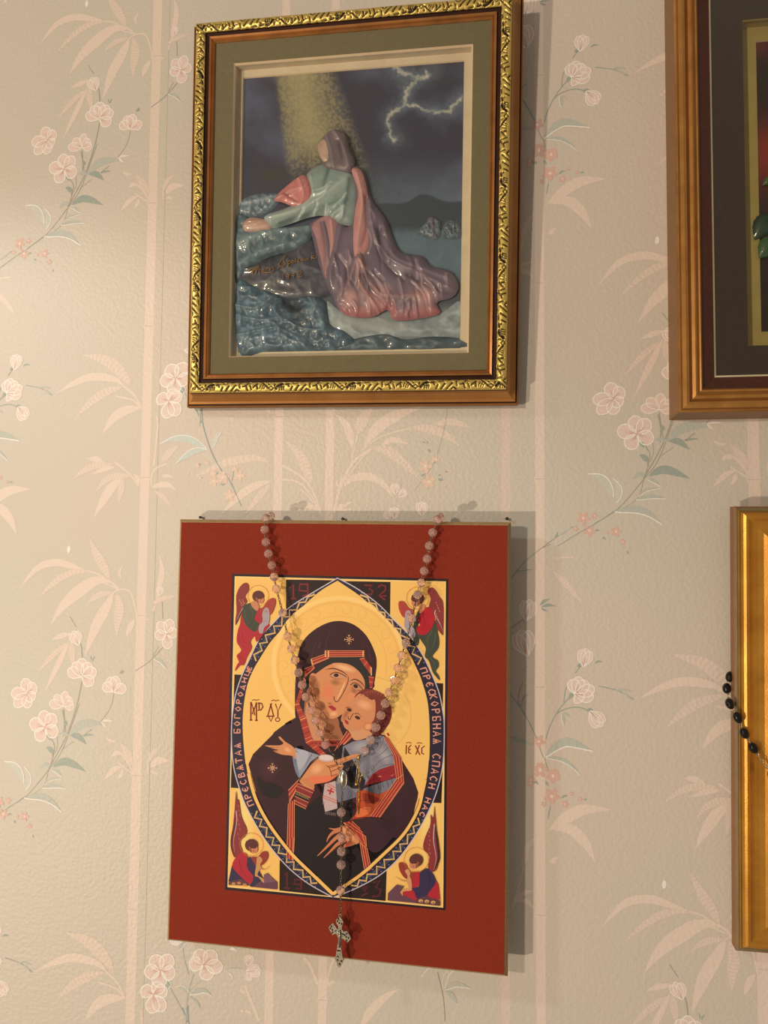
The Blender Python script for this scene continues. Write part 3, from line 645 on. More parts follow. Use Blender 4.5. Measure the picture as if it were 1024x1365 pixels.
M_MUST = plain('mustard_lining', (212, 184, 100), (200, 170, 90), rough=.8)
NBm = .0245
b1 = np.array([local(TB, x, y, NBm) for x, y in [(989.7, 27), (997.4, 461)]]); bu0, bv1, bv0 = b1[:, 0].mean(), b1[0, 1], b1[1, 1]
biu, biv, bcv = -bu0, (bv1 - bv0) / 2, (bv1 + bv0) / 2
ring_off('mat_board', (su + .001, sv + .001, 0, 0), (biu, biv), (0, bcv), NBm, NBm - .0014, [M_BROWNMAT, M_MUST], pb, .0005)
NBp = .0135
b2 = np.array([local(TB, x, y, NBp) for x, y in [(1006.7, 56), (1015, 443)]]); b2u, b2t, b2b = -b2[:, 0].mean(), b2[0, 1], b2[1, 1]
ring_off('box_lining', (biu + .004, biv + .004, 0, bcv), (biu + .0001, biv + .0001), (0, bcv), NBm - .0014, NBp + .001, [M_MUST, M_MUST], pb, 0)
ring_off('inner_mat', (biu + .003, biv + .003, 0, bcv), (b2u, (b2t - b2b) / 2), (0, (b2t + b2b) / 2), NBp + .001, NBp, [M_MUST, M_CREAM], pb, .0005)
# printed ground: dark with a red glow
gw, gh = 60, 84
uu, vv = np.meshgrid(np.linspace(-b2u - .002, b2u + .002, gw), np.linspace(b2b - .002, b2t + .002, gh), indexing='xy')
nz = fbm((gh, gw), 4, 4, 3)
gl_ = np.exp(-(((uu + b2u - .006) / .020) ** 2 + ((vv - local(TB, 1015, 205, NBp)[1]) / .024) ** 2)) + .5 * np.exp(-(((uu + b2u) / .012) ** 2 + ((vv - b2t) / .012) ** 2)) + .6 * np.exp(-(((uu - .02) / .06) ** 2 + ((vv - .0) / .05) ** 2))
base = alb(58, 44, 34)[None, None] * (.7 + .6 * nz[..., None]); cc_ = base * (1 - np.clip(gl_, 0, 1)[..., None]) + alb(176, 62, 40)[None, None] * np.clip(gl_, 0, 1)[..., None]
idx = np.arange(gw * gh).reshape(gh, gw); q = np.stack([idx[:-1, :-1], idx[:-1, 1:], idx[1:, 1:], idx[1:, :-1]], -1).reshape(-1, 4)
mesh('picture_print', np.stack([uu, vv, np.full_like(uu, NBp - .0002)], -1).reshape(-1, 3), q, M_PRINT, pb, cols=cc_.reshape(-1, 3), smooth=True)
v, f = box_mesh(-su - .004, su + .004, -sv - .004, sv + .004, .002, NBp - .0012); mesh('backing_board', v, f, M_DARK, pb)
v, f = box_mesh(-su - .0005, su + .0005, -sv - .0005, sv + .0005, NBm + .0001, NBm + .0009); mesh('glass_pane', v, f, M_PANE, pb)
# raised paper leaves and petals
def paper_leaf(name, mid, w, n0, cup, col, col2, parent, T, seg=14):
    q = resample(catmull(mid, False, 8), seg); t = np.linspace(0, 1, seg); ww = w * np.clip(np.sin(np.pi * t ** .8), .05, 1) * (1 + .07 * (np.arange(seg) % 2)); a, b = strip(q, ww)
    V, Cc, Fq = [], [], []
    for i in range(seg):
        for k, fr in enumerate((0, .25, .5, .75, 1)):
            p = a[i] * (1 - fr) + b[i] * fr; h = n0 + cup * (1 - (2 * abs(fr - .5)) ** 1.5) * math.sin(math.pi * t[i]) - (.0004 if k == 2 else 0)
            V.append((*p, h)); Cc.append(alb(col) * (1 - .0) if k in (0, 4) else alb(col2) if k != 2 else alb(col2) * .7)
        if i: Fq += [(5 * i - 5 + k, 5 * i + k, 5 * i + k + 1, 5 * i - 4 + k) for k in range(4)]
    return mesh(name, V, Fq, M_TOLE, parent, cols=np.array(Cc), smooth=True)
def pB_(x, y): return local(TB, x, y, NBp + .004)
paper_leaf('paper_leaf', [pB_(1036, 290), pB_(1022, 298), pB_(1006, 318)], .018, NBp + .003, .004, (36, 62, 44), (60, 92, 62), pb, TB)
paper_leaf('paper_leaf', [pB_(1040, 322), pB_(1026, 328), pB_(1012, 344)], .016, NBp + .004, .004, (72, 108, 62), (84, 124, 74), pb, TB)
paper_leaf('paper_leaf', [pB_(1034, 236), pB_(1026, 240), pB_(1017, 246)], .007, NBp + .003, .003, (80, 110, 60), (96, 130, 70), pb, TB)
for a in range(9):
    x, y = -.005 + .028 * math.cos(a * .7), -.002 + .028 * math.sin(a * .7)
    paper_leaf('paper_petal', [(-.005, -.002), ((x - .005) * .55, y * .55), (x * 1.1, y * 1.1)], .026, NBp + .002 + a * .0004, .004, (150, 40, 36), (190, 64, 50), pb, TB)
for a in range(3):
    paper_leaf('paper_leaf', [(.0, -.03 - a * .01), (.02 - a * .02, -.055), (.035 - a * .035, -.08)], .022, NBp + .002, .003, (40, 66, 46), (66, 98, 60), pb, TB)

# ------------------------------------------------------------------ picture C: plain gold frame low on the right
fCx, fCw, fCh = 0.1764, 0.235, 0.3405
zb = -0.3000
TC = pose(fCx + fCw / 2, zb + fCh / 2, 0.0072, 2.3, 0, 0)
pc = thing('gold_framed_picture', TC, 'gold leaf frame with a wide scooped moulding and a black rosary on it', 'framed picture')
hu, hv = fCw / 2, fCh / 2; SCm = .0295
pC = [(0, .006), (0, .0135), (.6, .0168), (1.6, .0188), (2.8, .0195), (3.8, .0188), (4.6, .0168), (6.0, .0152), (9, .0140), (13, .0133), (16.5, .0134), (18.4, .0142), (20.2, .0156), (22.2, .0160), (24.0, .0152), (25.2, .0134), (25.6, .0118), (26.2, .0124), (27.0, .0114), (27.8, .0120), (28.4, .0108), (29.5, .0100), (29.5, 0), (0, 0)]
pC = [(o * mm, h) for o, h in pC]
M_LEAFGOLD = plain('gold_leaf', (214, 150, 54), (184, 120, 38), rough=.30, metal=.55, scale=45, bump=.06, bscale=700)
M_GREYLINE = plain('grey_green_line', (128, 122, 92), (110, 104, 80), rough=.6)
rails(pc, hu - SCm, hv - SCm, pC, [M_LEAFGOLD, M_WOODSIDE, M_GREYLINE, M_GILT_D], [3, 0, 0, 0, 0, 0, 0, 0, 0, 0, 0, 0, 0, 0, 0, 0, 2, 0, 2, 2, 1, 1, 1, 1])
v, f = box_mesh(-hu + SCm - .003, hu - SCm + .003, -hv + SCm - .003, hv - SCm + .003, .002, .0115); mesh('picture_panel', v, f, plain('dark_canvas', (58, 42, 34), (92, 66, 46), rough=.6, scale=14), pc)
v, f = box_mesh(-hu + SCm - .001, hu - SCm + .001, -hv + SCm - .001, hv - SCm + .001, .0118, .0126); mesh('glass_pane', v, f, M_PANE, pc)
# ------------------------------------------------------------------ plaque with a printed icon
TP = pose(-0.1366, -0.1492, 0.0280, 0.06, -0.59, -0.39)
pp = thing('icon_plaque', TP, 'brown-red plaque with tan edge carrying a gold ground mother and child icon print', 'icon plaque')
_c = np.array([local(TP, x, y) for x, y in [(242.5, 695.2), (224.3, 1251.4), (672.9, 1299.4), (676, 701.7)]])
qu, qv = (_c[2:, 0].mean() - _c[:2, 0].mean()) / 2, (_c[[0, 3], 1].mean() - _c[[1, 2], 1].mean()) / 2
qcu, qcv = _c[:, 0].mean(), _c[:, 1].mean()
M_BOARD = plain('tan_wood_edge', (176, 142, 92), (152, 118, 72), rough=.6, scale=50, stretch=(6, 6, 30))
M_RED = plain('red_brown_card', (140, 50, 32), (131, 45, 28), rough=.8, scale=400, spec=.12, bump=.10, bscale=1600)
def rcq(e, n): return [(qcu - qu - e, qcv - qv - e, n), (qcu + qu + e, qcv - qv - e, n), (qcu + qu + e, qcv + qv + e, n), (qcu - qu - e, qcv + qv + e, n)]
v = rcq(0.0004, -.0004) + rcq(.0028, -.0036) + rcq(.0028, -.012)
f = [(0, 1, 2, 3), (11, 10, 9, 8)]
for a in range(4):
    b = (a + 1) % 4
    f += [(4 + a, 4 + b, b, a), (8 + a, 8 + b, 4 + b, 4 + a)]
mesh('board', v, f, M_BOARD, pp)
v, f = box_mesh(qcu - qu, qcu + qu, qcv - qv, qcv + qv, -.0005, 0.0); card = mesh('card_face', v, f, M_RED, pp); card['label'] = 'plain brown-red card face around the icon'
for du in (-.09, .09):
    v, f = box_mesh(qcu + du - .006, qcu + du + .006, qcv - .16, qcv + .15, -.0277, -.012); mesh('back_batten', v, f, M_BOARD, pp)

ic = Flat(TP, 3e-5, 8e-6)
P1, P2, P3, P4 = (210, 670, .2441), (440, 670, .2539), (210, 930, .2857), (440, 930, .2857)
P5, P6, P7, P8 = (380, 810, .16602), (330, 960, .13672), (430, 980, .13672), (400, 1080, .16109)
A1, A2, A3, A4, S6 = (305, 765, .10253), (515, 765, .10982), (295, 1045, .11349), (505, 1065, .1135), (300, 890, .13193)
PXZ = (0, 0, 1.0)
NAVY, DARKB, GOLD, GOLD2, GOLDL = (44, 36, 46), (40, 24, 24), (246, 192, 102), (238, 178, 88), (250, 206, 126)
PLUM, PLUM2, BLK, REDT, REDL, REDD = (58, 28, 34), (76, 38, 44), (32, 24, 26), (176, 62, 46), (232, 150, 96), (136, 38, 36)
SK, SKL, SKD, SKO = (216, 140, 90), (238, 172, 118), (160, 98, 62), (226, 124, 82)
def zz(z): ic.zoom(*z)
zz(PXZ)
pr = [(309.6, 764.7), (598, 771.6), (594.3, 1213.4), (300, 1186)]
def inset(px, e):
    c = np.mean(px, axis=0); return [tuple(np.array(p) + np.sign(c - np.array(p)) * e) for p in px]
ic.poly(pr, (40, 24, 30), False); ic.up()
ic.poly(inset(pr, 3.4), GOLDL, False); ic.up()
ic.poly(inset(pr, 5.0), GOLD, False); ic.up()
# lighter corners of the gold ground
for cx, cy in [(325, 1090), (572, 1095)]: ic.soft(cx, cy, 16, 80, (248, 212, 124), GOLD)
ic.soft(540, 1000, 20, 130, (238, 190, 100), GOLD)
ic.up()
# mandorla curves, top to bottom
oL = catmull([(450, 770.6), (405.3, 797), (382, 812.8), (366.2, 828.7), (346.7, 850.6), (332, 880), (321, 904.3), (312.5, 933.6), (308.6, 973), (311, 1018.6), (320, 1053), (330, 1078.6), (353, 1118.6), (381, 1153), (410, 1177), (443, 1195.7)])
iL = catmull([(450, 774), (424.8, 789.6), (395.5, 816.5), (378.4, 836), (361, 855.5), (346.7, 877.5), (337, 894.6), (329.6, 914), (324.5, 945), (323.7, 972.9), (325.7, 1001.4), (330, 1032.9), (340, 1067), (358.6, 1101.4), (387, 1138.6), (415.7, 1167), (442.5, 1193)])
oR = catmull([(450, 770.6), (475.5, 784.3), (503.5, 804.6), (526.3, 827.4), (546.6, 847.7), (561.9, 870.6), (574.6, 896), (584.7, 921.4), (590, 945), (592.3, 967), (590.9, 1015.7), (582.9, 1052.9), (571.4, 1081.4), (554.3, 1112.9), (531.4, 1144.3), (505.7, 1167), (474.3, 1184.3), (445.7, 1195.7)])
iR = catmull([(450, 774), (483.2, 797), (506, 819.8), (528.9, 845.2), (544, 868), (556.8, 893.4), (564.4, 913.7), (570.8, 940), (573, 981.4), (571.4, 1024.3), (565.7, 1055.7), (558.6, 1081.4), (540, 1112.9), (511.4, 1141.4), (482.9, 1167), (445.7, 1193)])
oL, iL, oR, iR = [resample(q, 160) for q in (oL, iL, oR, iR)]
# dark blocks beside the mandorla
ic.poly([(381.4, 772.5), (448, 773.5), (381.4, 814)], DARKB, False); ic.poly([(460, 774.6), (520.7, 775.6), (520.2, 822)], DARKB, False)
ic.poly([(312.6, 899), (325, 899.5), (312, 975), (322, 1051), (307.7, 1050)], DARKB, False); ic.poly([(577, 910), (591, 911), (588.5, 1070.5), (574, 1070), (592, 980)], DARKB, False)
ic.poly([(372.9, 1146), (441, 1194.5), (372.4, 1187)], DARKB, False); ic.poly([(515.7, 1158.6), (514.3, 1201), (452, 1195.5)], DARKB, False)
ic.up()
# year numerals in dark red
def seg(z, lines, w, col):
    zz(z)
    for p in lines: ic.stroke(p, w, col, smooth=False, taper=False)
Y1, Y2 = (124, 38, 42), (92, 34, 38)
seg(P1, [[(722, 468), (742, 446), (742, 522)], [(728, 524), (758, 524)], [(820, 446), (778, 446), (774, 480), (818, 484)], [(820, 440), (822, 500), (790, 512)]], 10, Y1)
seg(P2, [[(180, 434), (222, 434), (204, 454), (224, 462), (218, 482), (186, 482)], [(252, 444), (270, 432), (292, 440), (290, 460), (258, 488), (296, 490)], [(262, 490), (290, 512)]], 9, Y1)
seg(P3, [[(592, 826), (604, 812), (604, 886)], [(590, 888), (618, 890)], [(672, 850), (640, 848), (638, 868), (670, 872)], [(672, 846), (670, 892), (644, 890)]], 9, Y2)
seg(P4, [[(150, 890), (175, 880), (160, 902), (176, 910), (146, 926)], [(200, 864), (234, 852), (214, 884), (238, 898), (228, 926), (196, 928)]], 9, Y2)
ic.up()
zz(PXZ)
# navy band, gold line, gold field
ic.poly(np.r_[oL, oR[::-1]], (42, 36, 54), False); ic.up()
for o in (oL, oR): ic.stroke(o, 1.3, (206, 190, 196), smooth=False, taper=False)
ic.up()
ic.poly(np.r_[iL, iR[::-1]], GOLD, False); ic.up()
def ofs(q, d): a, b = strip(q, 2 * d); return a if d > 0 else b
# embossed halo rings
for r, c in ((92, (252, 204, 120)), (86, GOLD), (84, (240, 182, 92)), (82, GOLD), (66, (241, 184, 96)), (64, GOLD)): ic.ell(452, 886, r * .98, r, c, 0, 60); ic.up()
for k in range(22):
    a = k * .2856; cx, cy = 452 + 74 * math.cos(a), 886 + 74 * math.sin(a)
    ic.ring(cx, cy, 6, 6, .8, (236, 178, 90), 0, math.degrees(a), math.degrees(a) + 270, 12)
ic.ell(498, 953, 52, 52, (244, 194, 106), 0, 48); ic.up(); ic.ring(498, 953, 50, 50, .9, (226, 170, 86)); ic.up()
# zigzag and dots in the band; gold inner line lower down
def band(o, i, t, s): k = min(int(t * 159), 158); return o[k] * (1 - s) + i[k] * s
for o, i in ((oL, iL), (oR, iR)):
    for t0, t1, n in ((.075, .305, 17), (.705, .955, 19)):
        pts = [band(o, i, t0 + (t1 - t0) * k / (n - 1), .22 if k % 2 else .78) for k in range(n)]
        tri = (96, 104, 120)
        for k in range(0, n - 2): ic.poly([pts[k] * .75 + pts[k + 1] * .25, pts[k + 1], pts[k + 1] * .25 + pts[k + 2] * .75], (66, 72, 92), False)
        ic.up(); ic.stroke(pts, 2.2, (226, 176, 104), smooth=False, taper=False); ic.up()
        for k in range(n): p = band(o, i, t0 + (t1 - t0) * k / (n - 1), .80 if k % 2 else .20); ic.ell(p[0], p[1], .55, .55, (196, 188, 190), 0, 6)
for i in (iL, iR):
    k0 = 92 if i is iL else 88
    d = -2.6 if i is iL else 2.6
    ic.stroke(i[k0:] + 0, 1.0, (40, 26, 30), smooth=False, taper=False)
ic.up()

# lettering
GL = {'П': [[(0, 0), (0, 1)], [(1, 0), (1, 1)], [(0, .96), (1, .96)]], 'Р': [[(.1, 0), (.1, 1)], [(.1, .96), (.7, .96), (.95, .75), (.7, .52), (.1, .5)]], 'Е': [[(.95, .85), (.55, 1), (.1, .6), (.1, .35), (.5, 0), (.95, .2)], [(.1, .52), (.75, .52)]],
      'С': [[(.95, .85), (.5, 1), (.08, .6), (.08, .35), (.5, 0), (.95, .18)]], 'В': [[(.1, 0), (.1, 1)], [(.1, .97), (.7, .95), (.8, .75), (.15, .55), (.9, .45), (.9, .12), (.1, .03)]], 'Я': [[(0, 0), (.5, 1), (1, 0)], [(.2, .42), (.8, .42)], [(.5, .42), (.5, 0)]],
      'Т': [[(.5, 0), (.5, 1)], [(0, .8), (.06, .97), (.94, .97), (1, .8)]], 'А': [[(0, 0), (.55, 1), (1, 0)], [(.15, .35), (.85, .35)]], 'Б': [[(.9, .85), (.9, .97), (.1, .97), (.1, 0)], [(.1, .03), (.85, .05), (.9, .4), (.1, .52)]], 'О': [[(.5, 0), (.05, .5), (.5, 1), (.95, .5), (.5, 0)]],
      'Г': [[(.1, 0), (.1, .97), (.9, .97), (.9, .78)]], 'Д': [[(.0, -.15), (.08, .1), (.92, .1), (1, -.15)], [(.2, .1), (.5, 1), (.82, .1)]], 'И': [[(.05, 0), (.05, 1)], [(.95, 0), (.95, 1)], [(.05, .45), (.95, .58)]], 'Ц': [[(.05, 1), (.05, .08), (.9, .08), (.9, 1)], [(.9, .08), (1, -.2)]],
      'К': [[(.1, 0), (.1, 1)], [(.9, 1), (.2, .5), (.95, 0)]], 'Н': [[(.05, 0), (.05, 1)], [(.95, 0), (.95, 1)], [(.05, .55), (.95, .45)]]}
def letters(txt, o, i, t0, t1, col):
    mid = o * .5 + i * .5; n = len(txt)
    for k, ch in enumerate(txt):
        if ch not in GL: continue
        t = t0 + (t1 - t0) * (k + .5) / n; j = int(np.clip(t * 159, 1, 157)); dirn = 1 if t1 > t0 else -1
        tg = (mid[j + 1] - mid[j - 1]) * dirn; tg /= np.hypot(*tg); up = o[j] - i[j]; h = np.hypot(*up) * .56; up = up / np.hypot(*up)
        w = abs(t1 - t0) * np.sum(np.hypot(*np.diff(mid, axis=0).T)) / n * .62
        for pl in GL[ch]: ic.stroke([mid[j] + tg * (x - .5) * w + up * (y - .5) * h for x, y in pl], 1.6, col, smooth=False, taper=False)
letters('ПРЕСВЯТАЯ БОГОРОДИЦЕ', oL, iL, .690, .318, (226, 150, 126))
letters('ПРЕСКОРБНАЯ СПАСИ НАС', oR, iR, .312, .705, (226, 150, 126))
ic.up()
RD = (128, 32, 28)
seg(S6, [[(262, 345), (262, 530)], [(318, 350), (318, 535)], [(265, 350), (292, 440), (318, 350)], [(278, 470), (290, 400), (300, 480)], [(330, 360), (370, 360), (385, 395), (365, 425), (330, 430)], [(345, 350), (345, 420)],
         [(250, 530), (278, 528)], [(305, 533), (332, 532)]], 13, RD)
seg(S6, [[(460, 365), (490, 480), (465, 545), (435, 480), (465, 370), (475, 360)], [(418, 490), (500, 490)], [(510, 365), (535, 440), (570, 365)], [(535, 440), (535, 500)]], 12, RD)
zz(S6); ic.ring(532, 524, 22, 18, 9, RD)
seg(S6, [[(275, 330), (300, 322), (315, 330), (348, 322)], [(468, 335), (495, 326), (510, 335), (545, 328)]], 8, RD)
seg(P7, [[(818, 95), (815, 185)], [(865, 95), (840, 120), (840, 170), (862, 180)], [(838, 140), (860, 138)], [(905, 100), (950, 192)], [(945, 95), (910, 190)], [(995, 105), (968, 125), (968, 175), (990, 185)]], 11, RD)
seg(P7, [[(815, 75), (840, 70), (868, 76)], [(918, 78), (945, 72), (972, 80)]], 7, RD)
zz(P5); ic.poly([(815, 1010), (828, 1002), (843, 1025), (830, 1032)], (190, 40, 36), False)
ic.up()

# ---- mother: dark mantle
zz(PXZ)
def pxs(z, pts): return [(z[0] + x * z[2], z[1] + y * z[2]) for x, y in pts]
bodyL = pxs(P6, [(420, 0), (300, 85), (235, 150), (150, 235), (55, 330), (10, 430)])
def inner(i, ks, dd): a_, b_ = strip(i, 2 * dd); return [tuple((a_ if dd > 0 else b_)[k]) for k in ks]
_dl = 4.4; _t1, _ = strip(iL, 2 * _dl); _side = 1 if _t1[80, 0] > iL[80, 0] else 0
loL = [tuple(strip(iL, 2 * _dl)[0 if _side else 1][k]) for k in range(108, 154, 4)]
_t1, _ = strip(iR, 2 * _dl); _side = 1 if _t1[80, 0] < iR[80, 0] else 0
loR = [tuple(strip(iR, 2 * _dl)[0 if _side else 1][k]) for k in range(152, 110, -4)]
bodyR = pxs(P7, [(935, 560), (885, 420), (800, 285), (700, 115), (610, 0)])
mantle = bodyL + loL + [(444.5, 1189)] + loR + bodyR + pxs(P5, [(735, 1010), (640, 960), (300, 900), (90, 880), (0, 930)])
ic.poly(mantle, PLUM, False); ic.up()
hood = [(80, 780), (84, 600), (100, 400), (150, 262), (260, 162), (400, 108), (540, 130), (650, 220), (718, 350), (737, 450), (718, 600), (700, 660), (500, 900), (300, 1000), (150, 1000), (90, 900)]
zz(P5); ic.poly(hood, PLUM, True); ic.up()
for p, w, c in [([(215, 420), (230, 330), (290, 220), (340, 170)], 8, PLUM2), ([(325, 345), (335, 260), (370, 180), (420, 140)], 10, PLUM2), ([(630, 330), (620, 260), (580, 190)], 8, PLUM2), ([(690, 440), (670, 330), (620, 240)], 10, (76, 40, 48)), ([(270, 330), (285, 270)], 26, (74, 42, 48))]: ic.stroke(p, w, c)
ic.up()
# darker folds of the mantle
zz(P6)
ic.poly([(100, 550), (200, 590), (340, 660), (330, 730), (240, 760), (130, 700)], BLK); ic.soft(210, 480, 110, 130, PLUM2, PLUM)
ic.poly([(460, 820), (560, 860), (720, 720), (740, 640), (1024, 600), (1024, 1170), (460, 1170)], BLK, False)
ic.poly([(250, 130), (420, 30), (520, 30), (580, 220), (440, 250), (370, 200)], (58, 32, 38)); ic.up()
zz(P6)
for p, w in [([(170, 860), (290, 760), (400, 670)], 7), ([(55, 330), (160, 360), (250, 345)], 6), ([(235, 150), (330, 120)], 5), ([(440, 380), (500, 560)], 6)]: ic.stroke(p, w, (42, 24, 28))
ic.up()
zz(PXZ)
ic.poly(pxs(P3, [(640, 520), (640, 760), (720, 840), (815, 912)]) + [(p[0] - 1, p[1] - 1) for p in loR[:8]] + pxs(P8, [(590, 480), (545, 300), (480, 260), (380, 160), (300, 40)]) + pxs(P3, [(850, 450), (760, 480)]), BLK, False); ic.up()
zz(P7); ic.poly([(560, 800), (720, 580), (830, 420), (930, 560), (870, 760), (760, 900), (560, 1130), (440, 1100), (400, 960), (260, 830)], (58, 32, 38), True); ic.up()
for p, w in [([(560, 800), (640, 880), (660, 1020)], 6), ([(560, 800), (700, 850), (800, 830)], 6), ([(440, 1000), (560, 960), (640, 1010)], 5)]: ic.stroke(p, w, (38, 22, 26))
ic.up()
# cap, neck, face
zz(P5)
ic.poly([(130, 770), (150, 590), (200, 540), (290, 470), (360, 408), (480, 395), (600, 402), (645, 470), (692, 560), (690, 640), (600, 700), (300, 900), (180, 900)], (44, 40, 38)); ic.up()
ic.poly([(152, 850), (190, 640), (300, 760), (420, 880), (440, 960), (470, 1040), (430, 1062), (212, 1062), (182, 950)], SKD); ic.up()
ic.poly([(165, 850), (200, 700), (290, 820), (330, 900), (300, 1040), (225, 1050)], (206, 140, 96)); ic.up()
ic.poly([(205, 640), (220, 560), (290, 500), (360, 458), (430, 442), (520, 458), (595, 512), (640, 590), (628, 660), (560, 720), (505, 812), (440, 868), (380, 892), (330, 872), (285, 800), (235, 740)], SK); ic.up()
ic.soft(250, 650, 50, 130, SKD, SK, -14); ic.up(); ic.soft(300, 790, 30, 80, SKD, SK, -38); ic.soft(570, 660, 60, 90, (180, 106, 68), SK, 38); ic.up()
ic.soft(345, 665, 66, 100, (226, 126, 82), SK, 12); ic.soft(480, 484, 110, 30, (244, 182, 128), SK, 16); ic.up()
ic.soft(540, 705, 34, 60, (230, 140, 92), SK, 38); ic.up(); ic.soft(405, 600, 52, 34, (168, 104, 68), SK, 10); ic.soft(555, 670, 40, 24, (168, 104, 68), SK, 25); ic.soft(392, 852, 40, 26, (240, 176, 122), SK, -10); ic.soft(360, 770, 26, 16, (176, 106, 66), SK, 25); ic.up()
ic.stroke([(492, 580), (465, 640), (438, 700), (414, 742)], 15, (240, 178, 124), both=True); ic.up()
ic.stroke([(508, 552), (505, 600), (470, 680), (432, 742), (414, 756), (396, 738), (394, 708)], 6, (96, 48, 34), taper=False); ic.stroke([(318, 498), (390, 488), (460, 512), (506, 548)], 8, (74, 40, 30), both=True); ic.stroke([(518, 592), (560, 574), (610, 598), (642, 640)], 8, (74, 40, 30), both=True); ic.up()
ic.poly([(362, 544), (400, 528), (450, 536), (488, 556), (440, 562), (400, 560)], (206, 146, 108)); ic.poly([(530, 622), (560, 606), (600, 632), (622, 658), (570, 652)], (200, 138, 100)); ic.up()
ic.ell(412, 542, 20, 15, (60, 30, 22)); ic.ell(568, 630, 20, 15, (60, 30, 22), 30); ic.stroke([(360, 542), (400, 518), (450, 530), (495, 556)], 6, (62, 32, 26), taper=False); ic.stroke([(526, 622), (558, 602), (600, 628), (625, 660)], 6, (62, 32, 26), taper=False)
ic.stroke([(365, 550), (410, 572), (470, 566)], 4, (116, 60, 40)); ic.stroke([(535, 640), (570, 662), (610, 662)], 4, (116, 60, 40)); ic.up()
ic.poly([(352, 796), (370, 784), (388, 790), (410, 808), (404, 826), (378, 822), (362, 806)], (178, 48, 54)); ic.stroke([(344, 788), (372, 800), (412, 812)], 4, (104, 28, 32)); ic.up()
ic.stroke([(205, 640), (235, 740), (285, 800), (335, 876), (385, 896)], 5, (110, 58, 40)); ic.up()
# bands of the veil: red with fine gold stripes
def trim(q, n=4, w=2.5, edge=True):
    """q = 4 points a,b,c,d ; stripes run a->b (d->c)"""
    q = [np.array(p, float) for p in q]; ic.poly(q, REDT, False); ic.n += 4e-6
    for k in range(n):
        s = (k + .7) / (n + .4); ic.stroke([q[0] * (1 - s) + q[3] * s, q[1] * (1 - s) + q[2] * s], w, (226, 128, 90) if k % 2 else (120, 34, 32), smooth=False, taper=False)
    if edge:
        for e in ((0, 1), (3, 2)): ic.stroke([q[e[0]], q[e[1]]], w * .9, REDL, smooth=False, taper=False)
    ic.n -= 4e-6
zz(P5)
trim([(325, 345), (640, 345), (640, 392), (325, 395)], 5, 4); trim([(212, 412), (325, 372), (355, 405), (222, 460)], 4, 4); trim([(160, 490), (232, 462), (240, 482), (158, 560)], 4, 4); trim([(600, 412), (640, 402), (697, 482), (694, 545)], 4, 4); trim([(672, 552), (716, 560), (702, 642), (682, 640)], 3, 4)
trim([(152, 562), (168, 590), (115, 770), (80, 778)], 3, 4); trim([(80, 780), (118, 772), (168, 885), (122, 905)], 4, 4); trim([(122, 900), (170, 880), (222, 1062), (168, 1085)], 4, 5); trim([(168, 1085), (216, 1060), (335, 1178), (305, 1200)], 4, 5); trim([(398, 1150), (500, 990), (548, 1030), (440, 1130)], 4, 5)
ic.up()
for p in ([(325, 345), (325, 395)], [(350, 345), (350, 394)], [(628, 345), (628, 392)], [(212, 412), (222, 460)], [(694, 480), (694, 545)]): ic.stroke(p, 9, (240, 180, 110), smooth=False, taper=False)
ic.poly([(220, 1066), (442, 1060), (420, 1112), (262, 1112)], (168, 70, 56), False); ic.stroke([(218, 1064), (444, 1058)], 5, (230, 150, 100), smooth=False, taper=False); ic.up()
for k in range(6): ic.ell(250 + k * 32, 1086, 9, 9, REDD, 0, 8)
ic.poly([(340, 1160), (400, 1150), (460, 1090), (560, 1180), (500, 1204), (330, 1204)], BLK, False)
for (z, cx, cy, r) in ((P5, 515, 255, 34), (P6, 245, 465, 42)):
    zz(z)
    for k in range(8):
        a = k * math.pi / 4; l = r if k % 2 == 0 else r * .8
        ic.stroke([(cx + 5 * math.cos(a), cy + 5 * math.sin(a)), (cx + l * math.cos(a), cy + l * math.sin(a))], r * .14, (232, 170, 120), smooth=False, taper=False)
        if k % 2 == 0: ic.stroke([(cx + l * math.cos(a) - 9 * math.sin(a), cy + l * math.sin(a) + 9 * math.cos(a)), (cx + l * math.cos(a) + 9 * math.sin(a), cy + l * math.sin(a) - 9 * math.cos(a))], r * .13, (232, 170, 120), smooth=False, taper=False)
ic.up()

# ---- child
zz(P7)
GREY, GREYL, GREYD = (136, 130, 136), (168, 160, 162), (88, 84, 94)
ic.poly([(200, 110), (300, 60), (420, 40), (560, 0), (605, 10), (680, 180), (706, 285), (560, 330), (480, 385), (420, 480), (330, 560), (200, 560), (130, 470), (180, 300)], GREY, False); ic.up()
ic.soft(370, 110, 110, 60, GREYL, GREY, -20); ic.soft(600, 190, 70, 110, GREYL, GREY, -20); ic.poly([(215, 110), (260, 180), (330, 300), (420, 440), (400, 520), (300, 520), (170, 440), (200, 300)], (40, 34, 40), False); ic.up()
for p in ([(600, 20), (560, 120), (440, 220)], [(680, 190), (560, 250), (470, 360)], [(705, 280), (580, 300), (480, 380)], [(500, 60), (450, 160), (380, 230)], [(640, 120), (560, 190), (480, 240)]): ic.stroke(p, 6, GREYD)
ic.poly([(130, 470), (330, 560), (330, 600), (200, 640), (150, 640)], (110, 108, 118)); ic.up()
ic.poly([(400, 520), (600, 450), (722, 412), (702, 505), (548, 576), (400, 532)], (120, 116, 124), False); ic.up()
for k in range(6): ic.stroke([(450 + k * 45, 500 - k * 14), (462 + k * 46, 545 - k * 10)], 5, (60, 56, 64), smooth=False, taper=False)
ic.poly([(415, 485), (480, 385), (560, 330), (708, 285), (722, 405), (600, 445)], (150, 34, 44), False); ic.up()
for p in ([(440, 460), (560, 400), (715, 350)], [(490, 390), (600, 360), (710, 310)]): ic.stroke(p, 6, (104, 22, 32))
